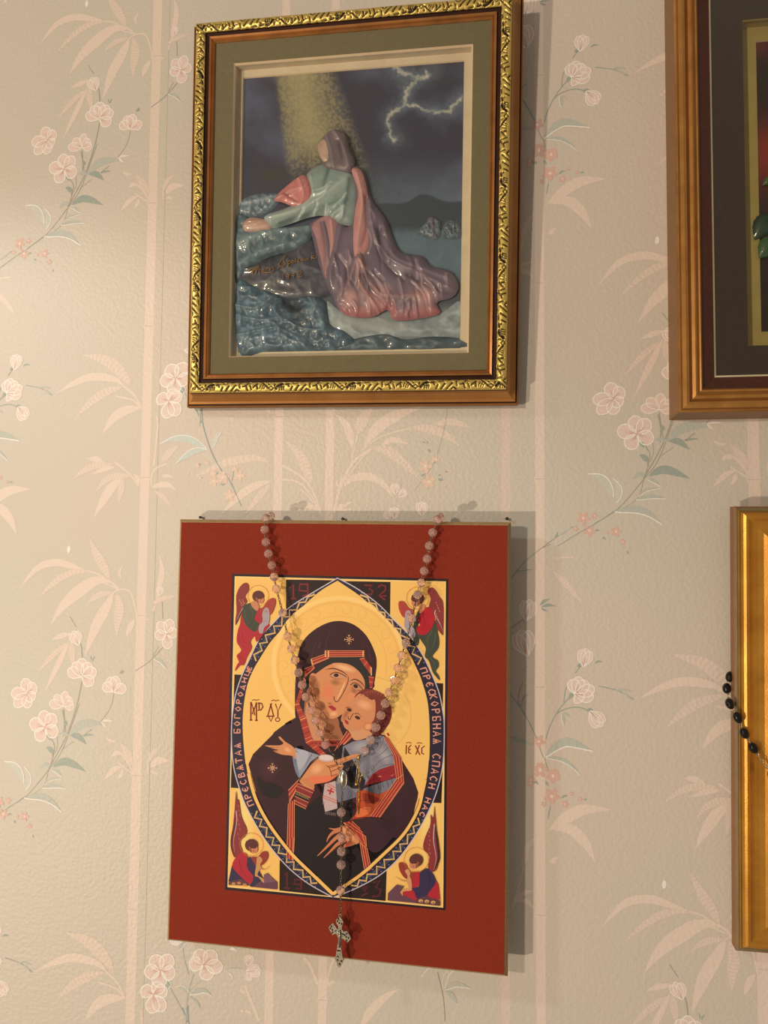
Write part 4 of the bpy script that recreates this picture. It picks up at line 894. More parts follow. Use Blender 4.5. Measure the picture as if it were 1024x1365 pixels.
for p in ([(540, 405), (585, 395)], [(555, 395), (570, 410)], [(670, 395), (700, 380)]): ic.stroke(p, 6, (230, 150, 80), smooth=False)
ic.poly([(328, 560), (400, 530), (548, 578), (665, 520), (560, 645), (470, 792), (258, 832), (335, 760)], (190, 76, 42), False); ic.up()
ic.poly([(400, 560), (540, 610), (560, 640), (420, 660)], (150, 52, 34)); ic.poly([(350, 720), (470, 700), (440, 770), (330, 800)], (222, 110, 62))
for p in ([(340, 640), (480, 630), (560, 640)], [(330, 690), (430, 720), (480, 710)], [(260, 830), (400, 770), (470, 790)]): ic.stroke(p, 5, (110, 36, 26))
ic.up()
trim([(598, 15), (692, 190), (770, 220), (640, 20)], 5, 5); trim([(692, 190), (724, 430), (795, 470), (770, 220)], 5, 5); trim([(720, 430), (468, 792), (560, 800), (795, 465)], 6, 5); ic.up()
ic.stroke([(720, 430), (790, 380)], 5, REDL, smooth=False, taper=False)
# neck, head, hair
zz(P5)
ic.poly([(470, 930), (520, 1000), (560, 1062), (640, 1050), (700, 1020), (690, 960), (600, 940)], (214, 150, 104)); ic.up()
ic.poly([(558, 722), (600, 672), (660, 650), (745, 670), (812, 722), (852, 800), (852, 885), (812, 965), (742, 1035), (690, 1000), (600, 900), (570, 800)], (122, 50, 42)); ic.up()
ic.poly([(460, 850), (500, 782), (560, 722), (610, 690), (690, 738), (722, 740), (728, 810), (714, 900), (645, 962), (565, 990), (505, 982), (470, 940)], (212, 138, 92)); ic.up()
ic.soft(640, 780, 80, 46, (236, 168, 118), (212, 138, 92), 20); ic.up(); ic.soft(590, 935, 44, 34, (224, 134, 90), (212, 138, 92)); ic.soft(492, 855, 26, 70, (170, 102, 66), (212, 138, 92), 30); ic.up()
ic.ell(668, 952, 40, 36, (206, 128, 84), -20); ic.ell(668, 954, 24, 22, (232, 160, 112), -20)
for k in range(8): ic.ring(625 + k * 22, 712 - 26 * math.sin(k * .45), 16, 22, 6, (158, 76, 60), 20, 180, 360, 8)
for k in range(6): ic.ring(800 - k * 12, 800 + k * 40, 24, 20, 6, (92, 34, 32), 40, 180, 360, 8)
ic.up()
ic.ell(518, 820, 20, 12, (64, 34, 26), 25); ic.ell(584, 882, 22, 13, (64, 34, 26), 25); ic.stroke([(490, 806), (515, 798), (548, 824)], 7, (80, 40, 30)); ic.stroke([(560, 850), (590, 850), (618, 882)], 7, (80, 40, 30)); ic.stroke([(552, 846), (535, 870), (522, 896), (508, 888), (512, 872)], 6, (100, 50, 34), taper=False); ic.poly([(478, 900), (494, 902), (512, 920), (506, 938), (488, 926)], (168, 48, 50)); ic.up()
# child's hand and sleeve
zz(P6)
ic.poly([(465, 265), (640, 320), (705, 340), (620, 402), (510, 562), (480, 480), (440, 370)], (150, 148, 156), False); ic.up(); ic.poly([(480, 290), (600, 320), (520, 480), (490, 420)], (176, 172, 178))
for p in ([(630, 330), (590, 400), (560, 470)], [(470, 300), (510, 320)], [(470, 380), (500, 540)]): ic.stroke(p, 7, (84, 84, 100))
ic.poly([(440, 360), (465, 380), (512, 562), (470, 500)], (116, 122, 138)); ic.up()
ic.poly([(172, 245), (250, 244), (318, 243), (352, 222), (318, 185), (306, 165), (322, 160), (372, 208), (440, 252), (472, 300), (468, 372), (430, 345), (332, 332), (255, 298), (300, 292), (215, 262)], SK); ic.up()
ic.soft(395, 288, 46, 28, SKL, SK, 25)
for p in ([(225, 262), (320, 264)], [(240, 280), (322, 288)], [(262, 300), (325, 312)], [(420, 345), (465, 350)]): ic.stroke(p, 5, (120, 62, 40), smooth=False)
ic.up()
# mother's upper hand, cuff, napkin
ic.poly([(755, 620), (860, 590), (878, 858), (758, 892), (735, 762)], (196, 168, 160), False); ic.up()
for p in ([(770, 610), (866, 660)], [(772, 634), (866, 684)], [(738, 730), (876, 786)], [(736, 752), (876, 808)]): ic.stroke(p, 8, (206, 100, 74), smooth=False, taper=False)
for a in (0.3, 1.87, 3.44, 5.01): ic.stroke([(812, 690), (812 + 34 * math.cos(a), 690 + 34 * math.sin(a))], 16, (188, 40, 44), smooth=False, taper=False)
for k in range(12): ic.stroke([(738 + k * 11, 770 + k * 2 + (110 if k > 1 else 20)), (738 + k * 11, 800 + k * 2 + (110 if k > 1 else 20))], 4, (146, 120, 116), smooth=False, taper=False)
ic.up()
ic.poly([(490, 612), (655, 682), (572, 862), (462, 812)], (136, 44, 44), False); ic.up()
ic.poly([(474, 690), (614, 752), (594, 796), (464, 736)], BLK, False); ic.up()
for k in range(6): ic.ring(484 + k * 21, 716 + k * 9, 7, 9, 4, (176, 150, 90), 0, 0, 360, 8)
for p in ([(490, 612), (655, 682)], [(484, 640), (640, 708)], [(472, 690), (614, 754)], [(462, 738), (596, 800)], [(462, 780), (580, 840)], [(462, 812), (572, 862)]): ic.stroke(p, 6, (220, 140, 90), smooth=False, taper=False)
trim([(505, 575), (400, 682), (410, 805), (472, 690)], 4, 6); trim([(400, 810), (390, 1175), (458, 1175), (460, 770)], 5, 6); ic.up()
zz(PXZ); trim(pxs(P3, [(607, 660), (604, 745), (634, 760), (640, 650)]), 4, .9); ic.up(); zz(P6)
ic.poly([(508, 585), (560, 520), (620, 430), (700, 360), (770, 400), (862, 382), (882, 398), (1024, 338), (1024, 372), (890, 422), (940, 442), (900, 500), (882, 540), (800, 592), (662, 620), (645, 672), (560, 640)], SK); ic.up()
ic.poly([(600, 560), (700, 540), (820, 540), (880, 530), (800, 594), (662, 620)], (230, 120, 80)); ic.soft(680, 470, 80, 60, SKL, SK, -30); ic.poly([(760, 420), (870, 398), (1010, 352), (1020, 366), (880, 420), (790, 450)], (224, 142, 92)); ic.poly([(520, 580), (600, 560), (650, 620), (640, 668)], (206, 130, 84)); ic.up()
ic.ell(768, 368, 78, 36, (204, 174, 164), 4); ic.up(); ic.ell(768, 364, 66, 26, (222, 198, 188), 4)
for p in ([(780, 450), (870, 430), (900, 420)], [(800, 462), (870, 440)], [(815, 500), (870, 476), (930, 450)], [(820, 545), (880, 520)], [(800, 460), (812, 500), (822, 548)], [(770, 440), (800, 462)]): ic.stroke(p, 7, (128, 62, 38), taper=False)
for p in ([(620, 430), (700, 360)], [(510, 585), (620, 430)], [(662, 622), (800, 596), (890, 530)]): ic.stroke(p, 6, (92, 40, 30), taper=False)
ic.up()
zz(P7)
ic.poly([(120, 250), (240, 205), (340, 180), (360, 195), (270, 240), (180, 275), (140, 280)], SK); ic.up(); ic.stroke([(150, 275), (260, 230), (350, 190)], 5, (128, 62, 38)); ic.up()
# lower hand with its cuff
zz(P8)
trim([(362, 100), (500, 262), (552, 302), (545, 212)], 4, 5); trim([(365, 100), (545, 215), (500, 150), (430, 85)], 3, 4); trim([(497, 265), (540, 520), (592, 485), (556, 312)], 5, 5); ic.up()
ic.stroke([(497, 265), (556, 315)], 5, REDL, smooth=False, taper=False)
ic.poly([(352, 122), (410, 150), (460, 200), (492, 262), (430, 290), (380, 305), (362, 312), (372, 280), (390, 260), (345, 220), (330, 150)], SK); ic.up()
for p, w in [([(345, 195), (290, 235), (215, 310), (146, 376)], 34), ([(375, 245), (310, 280), (260, 330), (198, 392)], 34), ([(345, 160), (280, 180), (240, 220), (222, 262)], 32), ([(345, 150), (290, 156), (240, 146)], 26)]: ic.stroke(p, w, (206, 122, 80), k=6)
ic.up(); ic.poly([(360, 140), (420, 180), (450, 240), (400, 260), (370, 200)], (232, 150, 104)); ic.ell(400, 280, 40, 16, (214, 104, 72), -20); ic.up()
for p in ([(340, 210), (260, 285), (170, 370)], [(372, 262), (290, 325), (205, 390)], [(345, 170), (270, 210), (228, 258)], [(355, 125), (440, 195), (490, 262)]): ic.stroke(p, 5, (104, 44, 32))
ic.stroke([(420, 88), (500, 60), (620, 58), (720, 75)], 6, (34, 18, 22)); ic.up()

zz(PXZ)
for i_ in (iL, iR):
    a_, b_ = strip(i_, 4.6); c_ = a_ if abs(a_[80, 0] - 450) < abs(b_[80, 0] - 450) else b_
    ic.stroke(c_[96:], 4.4, (246, 190, 100), smooth=False, taper=False); ic.n += 4e-6
    a_, b_ = strip(i_, 9.2); c_ = a_ if abs(a_[80, 0] - 450) < abs(b_[80, 0] - 450) else b_
    ic.stroke(c_[104:150], .8, (36, 22, 26), smooth=False, taper=False); ic.n -= 4e-6
ic.up()
# ---- four small angels in the corners
RB, GR, NV, WG = (178, 40, 52), (66, 70, 56), (56, 46, 74), (140, 52, 50)
def angel_head(cx, cy, r, look):
    ic.ring(cx, cy - r * .1, r * 2.05, r * 2.05, 4.5, (206, 122, 62), n=30); ic.up()
    ic.ell(cx, cy, r * 1.15, r * 1.1, (94, 48, 44)); ic.up()
    ic.ell(cx + look * r * .35, cy + r * .55, r * .75, r * .95, (206, 128, 90), look * -25); ic.up()
    ic.ell(cx, cy - r * .15, r * 1.1, r * .6, (94, 48, 44), look * 25); ic.ell(cx - look * r * .2, cy + r * .75, r * .22, r * .6, (150, 84, 60), look * -20)
    for s in (.1, .62): ic.ell(cx + look * r * s, cy + r * .48, r * .16, r * .09, (60, 30, 26))
    ic.ell(cx + look * r * .45, cy + r * 1.02, r * .16, r * .08, (150, 60, 50)); ic.stroke([(cx + look * r * .4, cy + r * .45), (cx + look * r * .55, cy + r * .75)], r * .1, (130, 66, 46), smooth=False); ic.up()
def feather(pts, w, col):
    for k, p in enumerate(pts): ic.stroke(p, w, col, smooth=False)
zz(A1)
ic.poly([(230, 115), (262, 150), (258, 220), (215, 290), (240, 360), (190, 430), (150, 520), (95, 660), (90, 600), (105, 480), (100, 300), (130, 200), (180, 135)], WG); ic.poly([(400, 455), (450, 430), (510, 345), (575, 312), (612, 340), (600, 430), (545, 530), (420, 560)], (168, 62, 54)); ic.up()
ic.stroke([(205, 430), (160, 500), (130, 580), (92, 665)], 20, (70, 40, 46)); ic.stroke([(195, 430), (150, 510), (110, 600)], 7, (206, 186, 186))
feather([[(150 + 12 * k, 330 + 22 * (k % 3)), (140 + 12 * k, 360 + 22 * (k % 3))] for k in range(6)] + [[(200, 400), (160, 415)]], 7, (216, 160, 140)); ic.up()
ic.poly([(180, 500), (240, 640), (330, 740), (360, 760), (330, 810), (285, 880), (300, 960), (240, 1080), (200, 1180), (150, 1190), (84, 1262), (110, 1180), (135, 1140), (108, 1060), (165, 990), (108, 880), (120, 740), (150, 650), (160, 560)], RB)
ic.poly([(350, 740), (400, 660), (530, 655), (480, 740), (375, 878), (345, 820)], RB); ic.poly([(365, 400), (400, 470), (440, 600), (400, 650), (340, 600), (355, 500)], RB); ic.up()
ic.poly([(200, 420), (270, 380), (330, 400), (370, 480), (340, 590), (400, 650), (350, 750), (250, 690), (190, 580), (175, 500)], GR); ic.up()
for p in ([(130, 780), (160, 900), (230, 960)], [(180, 760), (200, 880), (280, 900)], [(130, 1060), (180, 1100), (200, 1160)]): ic.stroke(p, 6, (128, 22, 36))
for p in ([(210, 470), (230, 580), (300, 680)], [(280, 420), (320, 520), (300, 600)]): ic.stroke(p, 6, (96, 98, 78))
ic.poly([(290, 395), (345, 345), (400, 420), (365, 480)], (200, 130, 92)); ic.poly([(455, 470), (490, 435), (525, 465), (535, 560), (520, 650), (470, 690), (440, 770), (400, 760), (395, 680), (440, 620), (440, 530)], (172, 152, 150)); ic.up()
ic.ell(490, 488, 20, 14, (178, 120, 110)); ic.stroke([(450, 620), (525, 610)], 5, (120, 104, 106)); angel_head(385, 290, 66, 1)
zz(A2)
ic.poly([(540, 165), (590, 190), (640, 270), (690, 370), (690, 690), (680, 740), (610, 640), (590, 500), (520, 400), (540, 300), (500, 210)], WG); ic.poly([(165, 330), (220, 340), (270, 410), (330, 440), (320, 520), (215, 530), (160, 440), (150, 360)], (176, 66, 54)); ic.up()
feather([[(600 + 14 * (k % 4), 340 + 34 * k), (615 + 14 * (k % 4), 365 + 34 * k)] for k in range(8)], 7, (220, 160, 130)); ic.stroke([(600, 440), (590, 490), (640, 580), (690, 690)], 9, (214, 190, 190)); ic.up()
ic.poly([(390, 720), (560, 640), (600, 560), (625, 720), (640, 800), (630, 900), (560, 1000), (625, 1050), (635, 1120), (600, 1180), (635, 1230), (648, 1290), (600, 1240), (560, 1180), (520, 1060), (470, 1000), (480, 900), (420, 800)], GR); ic.poly([(330, 620), (400, 430), (420, 520), (380, 640), (400, 760), (380, 870), (330, 800)], GR); ic.up()
ic.poly([(480, 410), (540, 420), (580, 500), (575, 610), (500, 720), (400, 735), (365, 650), (410, 620), (390, 540)], (184, 28, 44)); ic.up()
for p in ([(560, 680), (500, 800), (520, 920)], [(600, 720), (580, 850), (520, 960)], [(540, 1020), (590, 1100), (600, 1170)]): ic.stroke(p, 7, (98, 100, 80))
ic.stroke([(450, 520), (470, 600), (420, 680)], 7, (130, 18, 36)); ic.poly([(400, 390), (460, 370), (470, 420), (410, 480)], (206, 130, 92)); ic.poly([(235, 470), (265, 440), (300, 470), (310, 620), (350, 680), (350, 760), (300, 750), (225, 640), (225, 560)], (172, 152, 154)); ic.up()
ic.ell(268, 486, 20, 14, (178, 120, 110)); angel_head(380, 300, 66, -1)
zz(A3)
ic.poly([(178, 80), (190, 180), (210, 190), (240, 380), (300, 520), (290, 600), (220, 680), (250, 800), (165, 860), (120, 760), (115, 640), (140, 500), (160, 300)], WG); ic.poly([(350, 860), (430, 850), (490, 790), (550, 800), (545, 880), (480, 950), (370, 960)], (150, 56, 50)); ic.up()
ic.stroke([(165, 850), (125, 740), (130, 620), (160, 480), (165, 380)], 18, (74, 40, 40), both=True); ic.stroke([(180, 310), (185, 450), (150, 650), (160, 790)], 9, (206, 176, 176)); feather([[(200 + 10 * (k % 3), 240 + 55 * k), (210 + 10 * (k % 3), 275 + 55 * k)] for k in range(9)], 7, (190, 120, 110)); ic.up()
ic.poly([(130, 950), (240, 1090), (330, 1180), (260, 1150), (88, 1140)], NV, False); ic.poly([(330, 850), (410, 960), (480, 1080), (500, 1150), (400, 1200), (340, 1190), (380, 1080), (310, 1000)], NV); ic.up()
ic.poly([(180, 850), (250, 800), (310, 840), (310, 980), (380, 1080), (340, 1170), (230, 1080), (135, 960)], RB); ic.up()
ic.poly([(90, 1145), (240, 1110), (350, 1190), (90, 1180)], (96, 62, 66), False); ic.poly([(380, 1205), (560, 1060), (660, 1150), (660, 1235)], (104, 66, 76), False); ic.poly([(505, 1060), (545, 1040), (640, 1140), (500, 1160)], (124, 84, 92), False); ic.up()
for x, y in ((150, 1165), (212, 1158), (280, 1178)): ic.ell(x, y, 24, 16, (196, 128, 84), 0, 10)
ic.poly([(425, 860), (460, 850), (488, 890), (460, 940), (470, 980), (430, 1060), (500, 1110), (500, 1155), (440, 1090), (400, 1070), (415, 950)], (204, 146, 90)); ic.stroke([(460, 980), (510, 1000), (575, 955)], 16, (204, 146, 90)); ic.up(); ic.stroke([(215, 880), (240, 1000), (320, 1100)], 7, (126, 20, 36)); angel_head(358, 715, 66, 1)
zz(A4)
ic.poly([(655, 75), (665, 190), (680, 350), (700, 520), (705, 700), (680, 820), (630, 850), (580, 800), (590, 660), (525, 580), (540, 460), (605, 300), (610, 180), (640, 220)], WG); ic.poly([(250, 740), (320, 760), (360, 850), (440, 860), (440, 960), (320, 930), (260, 860), (235, 780)], (150, 56, 46)); ic.up()
ic.stroke([(660, 300), (690, 500), (705, 700), (640, 850)], 24, (58, 36, 36), both=True); ic.stroke([(655, 290), (645, 480), (675, 680), (650, 830)], 9, (206, 186, 186)); feather([[(600 - 6 * (k % 3), 320 + 50 * k), (606 - 6 * (k % 3), 352 + 50 * k)] for k in range(9)], 7, (206, 140, 110)); ic.up()
ic.poly([(440, 850), (490, 880), (480, 1000), (400, 1040), (390, 990)], RB); ic.poly([(640, 900), (700, 1000), (720, 1180), (600, 1150), (560, 1120)], RB, False); ic.poly([(290, 1090), (400, 1050), (450, 1130), (440, 1190), (310, 1140)], RB); ic.up()
ic.poly([(490, 850), (580, 810), (650, 900), (668, 980), (600, 1080), (540, 1160), (450, 1160), (420, 1090), (395, 1045), (470, 1020), (480, 930)], NV); ic.up()
ic.poly([(110, 1100), (210, 1000), (300, 1020), (240, 1100), (440, 1190), (440, 1218), (105, 1185)], (104, 66, 76), False); ic.poly([(440, 1170), (560, 1130), (720, 1190), (720, 1250), (430, 1218)], (96, 60, 62), False); ic.up()
for x, y in ((495, 1190), (566, 1196), (640, 1208)): ic.ell(x, y, 28, 20, (214, 158, 100), 0, 10); ic.ell(x + 4, y + 8, 12, 6, (90, 46, 40), 0, 8)
ic.poly([(310, 840), (345, 820), (372, 860), (365, 900), (385, 950), (390, 1040), (380, 1070), (290, 1080), (285, 1130), (265, 1100), (280, 1060), (350, 1040), (330, 960), (340, 900)], (212, 150, 100)); ic.stroke([(330, 960), (270, 950), (190, 905)], 16, (204, 146, 90)); ic.up(); ic.stroke([(580, 850), (600, 960), (540, 1080)], 7, (36, 30, 56)); angel_head(440, 715, 70, -1)
ico = ic.build('icon_print', M_PRINT, pp); ico['label'] = 'icon of a mother in a dark veil holding a child, angels in the corners'
# ------------------------------------------------------------------ the layered paper relief inside picture A (a generic robed figure among rocks)
TZ = (300, 70, .332)
def tpx(p): p = np.asarray(p, float); return np.c_[TZ[0] + p[:, 0] * TZ[2], TZ[1] + p[:, 1] * TZ[2]]
def loc_arr(T, X, Y, n):
    R_, t = T[:3, :3], T[:3, 3]; o = R_.T @ (CAM - t)
    d = np.stack([(X - 512.0) / F, (Y - 682.5) / F, np.ones_like(X)], -1) @ RM
    d = np.stack([d[..., 0], d[..., 2], -d[..., 1]], -1) @ R_
    k = (n - o[2]) / d[..., 2]
    return o[0] + k * d[..., 0], o[1] + k * d[..., 1]
# printed sky and ground
gw, gh = 230, 290
xs, ys = np.meshgrid(np.linspace(60, 968, gw), np.linspace(30, 1210, gh))
corner = [(324.7, 104.5), (318, 470), (614.4, 465), (619.5, 81)]
def mix(a, b, w): return a * (1 - w[..., None]) + np.asarray(b)[None, None] * w[..., None]
def sst(x, a, b): t = np.clip((x - a) / (b - a), 0, 1); return t * t * (3 - 2 * t)
n1, n2, n3 = fbm((gh, gw), 5, 5, 1), fbm((gh, gw), 14, 4, 2), fbm((gh, gw), 150, 2, 3)
C = np.ones((gh, gw, 3)) * alb(64, 62, 78)
C = mix(C, alb(102, 106, 128), np.clip((n1 - .46) * 3.2, 0, 1) * .75)
C = mix(C, alb(108, 122, 134), sst(ys, 380, 600) * (1 - sst(ys, 600, 640)) * (.35 + .6 * n2) * sst(xs, 480, 640))
hill = 620 - 40 * np.exp(-((xs - 800) / 60) ** 2) - 14 * n1 * 2
C = mix(C, alb(62, 72, 82), sst(ys, hill - 6, hill + 4) * sst(xs, 480, 640)); C = mix(C, alb(104, 124, 134), sst(ys, 690, 740) * sst(xs, 500, 650) * (.5 + .6 * n2))
C = mix(C, alb(74, 82, 90), sst(ys, 850, 960)); C = mix(C, alb(152, 156, 152), sst(ys, 1000, 1060) * (1 - sst(ys, 1130, 1180)) * sst(xs, 420, 520) * (.55 + .5 * n2)); C = mix(C, alb(58, 66, 74), sst(ys, 1140, 1180))
beam = sst(xs, 190 + (ys - 100) * .12, 225 + (ys - 100) * .12) * (1 - sst(xs, 400 + (ys - 100) * .36, 470 + (ys - 100) * .36)) * (1 - sst(ys, 420, 540)) * sst(ys, 40, 90)  # slanting light beam painted into the colours of the sky print
core = np.exp(-(((xs - 300 - (ys - 100) * .18) / 90) ** 2)) * (1 - sst(ys, 330, 480))
C = mix(C, alb(146, 134, 104), beam * (.30 + .6 * (n3 > .52))); C = mix(C, alb(186, 170, 124), core * beam * .8); C = mix(C, alb(70, 66, 48), np.exp(-(((xs - 190) / 60) ** 2 + ((ys - 490) / 30) ** 2)) * .8)
for pl, w in [([(690, 70), (720, 95), (770, 105), (830, 90), (815, 70)], 9), ([(770, 105), (740, 150), (722, 205), (700, 225), (650, 265), (665, 330), (690, 350)], 8), ([(722, 205), (770, 208), (840, 222)], 6), ([(850, 235), (905, 240), (940, 205), (955, 185)], 9)]:
    d, _ = seg_dist(xs + 60 * (n2 - .5) + 18 * (n3 - .5), ys + 60 * (fbm((gh, gw), 12, 4, 31) - .5) + 18 * (n3[::-1] - .5), pl); C = mix(C, alb(126, 138, 150), np.exp(-(d / (w * 4)) ** 2) * .45); C = mix(C, alb(222, 214, 190), np.exp(-(d / (w * .75)) ** 2) * .8 * np.clip(n2 * 2.2 - .35, 0, 1))
C = C * (.92 + .16 * n3[..., None])
U, V = loc_arr(TA, TZ[0] + xs * TZ[2], TZ[1] + ys * TZ[2], N_PIC)
idx = np.arange(gw * gh).reshape(gh, gw); q = np.stack([idx[:-1, :-1], idx[1:, :-1], idx[1:, 1:], idx[:-1, 1:]], -1).reshape(-1, 4)
keep = (np.abs(U - pcu) < piu + .0025) & (np.abs(V - pcv) < piv + .0025); kq = keep.ravel()[q].all(1)
M_SKY = printed('picture_ink', rough=.45, spec=.45, var=.08, vscale=500, bump=.12, bscale=700)
mesh('sky_print', np.stack([U, V, np.full_like(U, N_PIC - .0001)], -1).reshape(-1, 3), q[kq], M_SKY, pa, cols=C.reshape(-1, 3), smooth=True)

HMAP = {}
def relief(name, outline, n0, rise, er, col, folds=(), hem=None, crumple=0.0, seed=0, step=4.0, spots=(), ccell=5):
    out = catmull(outline, True, 6); x0, y0 = out.min(0) - step; x1, y1 = out.max(0) + step
    X, Y = np.meshgrid(np.arange(x0, x1, step), np.arange(y0, y1, step)); h, w = X.shape
    ins = inside(X, Y, out); oc = np.r_[out, out[:1]]; dd, tt = seg_dist(X, Y, oc); sd = np.where(ins, dd, -dd)
    keepv = sd > -step * .99
    # pull outside vertices onto the outline
    s_ = np.r_[0, np.cumsum(np.ones(len(oc) - 1))] / (len(oc) - 1)
    ox = np.interp(tt, s_, oc[:, 0]); oy = np.interp(tt, s_, oc[:, 1]); X = np.where(ins, X, ox); Y = np.where(ins, Y, oy)
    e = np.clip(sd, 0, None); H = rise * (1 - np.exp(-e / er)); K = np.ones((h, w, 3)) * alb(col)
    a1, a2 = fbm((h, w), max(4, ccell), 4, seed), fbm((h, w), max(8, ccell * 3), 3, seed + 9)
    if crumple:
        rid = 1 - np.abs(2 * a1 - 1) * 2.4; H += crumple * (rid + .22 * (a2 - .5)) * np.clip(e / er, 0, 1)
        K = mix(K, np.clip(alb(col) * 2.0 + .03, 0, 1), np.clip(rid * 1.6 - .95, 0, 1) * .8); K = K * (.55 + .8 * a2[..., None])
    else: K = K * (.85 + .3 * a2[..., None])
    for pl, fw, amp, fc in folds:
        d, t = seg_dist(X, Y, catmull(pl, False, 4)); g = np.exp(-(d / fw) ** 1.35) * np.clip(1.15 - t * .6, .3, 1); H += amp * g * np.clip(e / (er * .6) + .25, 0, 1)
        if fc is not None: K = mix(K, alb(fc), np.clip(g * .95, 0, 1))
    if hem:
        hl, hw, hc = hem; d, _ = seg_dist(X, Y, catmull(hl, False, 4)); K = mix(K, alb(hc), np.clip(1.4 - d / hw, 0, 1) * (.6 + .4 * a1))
    for (sx, sy, r, sc_) in spots: K = mix(K, alb(sc_), np.exp(-(((X - sx) ** 2 + (Y - sy) ** 2) / r ** 2)))
    H = np.maximum(n0 + H, n0 + .0001)
    U, V = loc_arr(TA, TZ[0] + X * TZ[2], TZ[1] + Y * TZ[2], n0)
    idx = np.arange(h * w).reshape(h, w); q = np.stack([idx[:-1, :-1], idx[1:, :-1], idx[1:, 1:], idx[:-1, 1:]], -1).reshape(-1, 4)
    cin = ins.ravel()[q].any(1) & keepv.ravel()[q].all(1); q = q[cin]
    used = np.unique(q); rm = -np.ones(h * w, int); rm[used] = np.arange(len(used))
    P = np.stack([U, V, H], -1).reshape(-1, 3)[used]
    HMAP[name] = (U.ravel(), V.ravel(), H.ravel())
    return mesh(name, P, rm[q], M_TOLE, pa, cols=K.reshape(-1, 3)[used], smooth=True)
def creases(outline, n, seed, w, amp, col, dirv):
    r = np.random.default_rng(seed); o = np.array(outline, float); lo, hi = o.min(0), o.max(0); out = []
    while len(out) < n:
        p = lo + r.random(2) * (hi - lo)
        if not inside(np.array([p[0]]), np.array([p[1]]), o)[0]: continue
        L_ = 50 + 90 * r.random(); a = dirv + .7 * (r.random() - .5); out.append(([tuple(p), (p[0] + L_ * .5 * math.cos(a) + 12 * (r.random() - .5), p[1] + L_ * .5 * math.sin(a)), (p[0] + L_ * math.cos(a + .2), p[1] + L_ * math.sin(a + .2))], w, amp * (1 if r.random() > .4 else -.8), col if r.random() > .4 else None))
    return out
B0 = N_PIC
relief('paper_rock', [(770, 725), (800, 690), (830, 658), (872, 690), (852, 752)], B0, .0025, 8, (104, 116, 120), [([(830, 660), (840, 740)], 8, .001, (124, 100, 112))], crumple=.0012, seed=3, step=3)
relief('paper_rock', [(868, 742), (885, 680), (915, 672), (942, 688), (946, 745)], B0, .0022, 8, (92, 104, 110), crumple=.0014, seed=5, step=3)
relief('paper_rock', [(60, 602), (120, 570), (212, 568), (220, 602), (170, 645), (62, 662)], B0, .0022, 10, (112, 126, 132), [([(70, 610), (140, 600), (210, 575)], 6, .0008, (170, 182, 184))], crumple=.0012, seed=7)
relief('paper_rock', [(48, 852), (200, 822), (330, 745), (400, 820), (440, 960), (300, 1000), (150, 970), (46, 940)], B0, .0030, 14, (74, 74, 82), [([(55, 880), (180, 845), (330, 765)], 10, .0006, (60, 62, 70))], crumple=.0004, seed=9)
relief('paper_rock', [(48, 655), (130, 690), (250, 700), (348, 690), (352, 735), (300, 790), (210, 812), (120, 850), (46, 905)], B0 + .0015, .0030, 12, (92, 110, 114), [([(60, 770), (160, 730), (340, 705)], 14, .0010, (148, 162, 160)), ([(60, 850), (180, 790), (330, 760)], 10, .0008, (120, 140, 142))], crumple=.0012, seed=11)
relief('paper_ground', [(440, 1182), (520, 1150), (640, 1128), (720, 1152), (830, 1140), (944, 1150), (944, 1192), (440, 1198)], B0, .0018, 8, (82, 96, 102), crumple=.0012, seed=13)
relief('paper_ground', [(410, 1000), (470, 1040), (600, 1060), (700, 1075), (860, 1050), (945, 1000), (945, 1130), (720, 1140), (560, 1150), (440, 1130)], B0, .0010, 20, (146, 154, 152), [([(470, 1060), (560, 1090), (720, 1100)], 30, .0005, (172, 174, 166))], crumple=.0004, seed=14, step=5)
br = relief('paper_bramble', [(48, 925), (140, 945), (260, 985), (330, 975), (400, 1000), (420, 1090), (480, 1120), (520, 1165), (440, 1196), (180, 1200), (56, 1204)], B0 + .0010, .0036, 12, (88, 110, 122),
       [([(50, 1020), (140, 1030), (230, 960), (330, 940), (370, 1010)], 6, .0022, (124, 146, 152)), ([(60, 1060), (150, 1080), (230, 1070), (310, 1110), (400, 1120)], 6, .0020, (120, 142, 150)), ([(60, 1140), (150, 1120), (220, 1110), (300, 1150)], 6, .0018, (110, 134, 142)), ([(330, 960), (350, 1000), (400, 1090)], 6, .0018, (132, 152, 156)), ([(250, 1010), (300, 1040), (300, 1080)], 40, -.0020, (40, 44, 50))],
       crumple=.0020, seed=17, ccell=7)
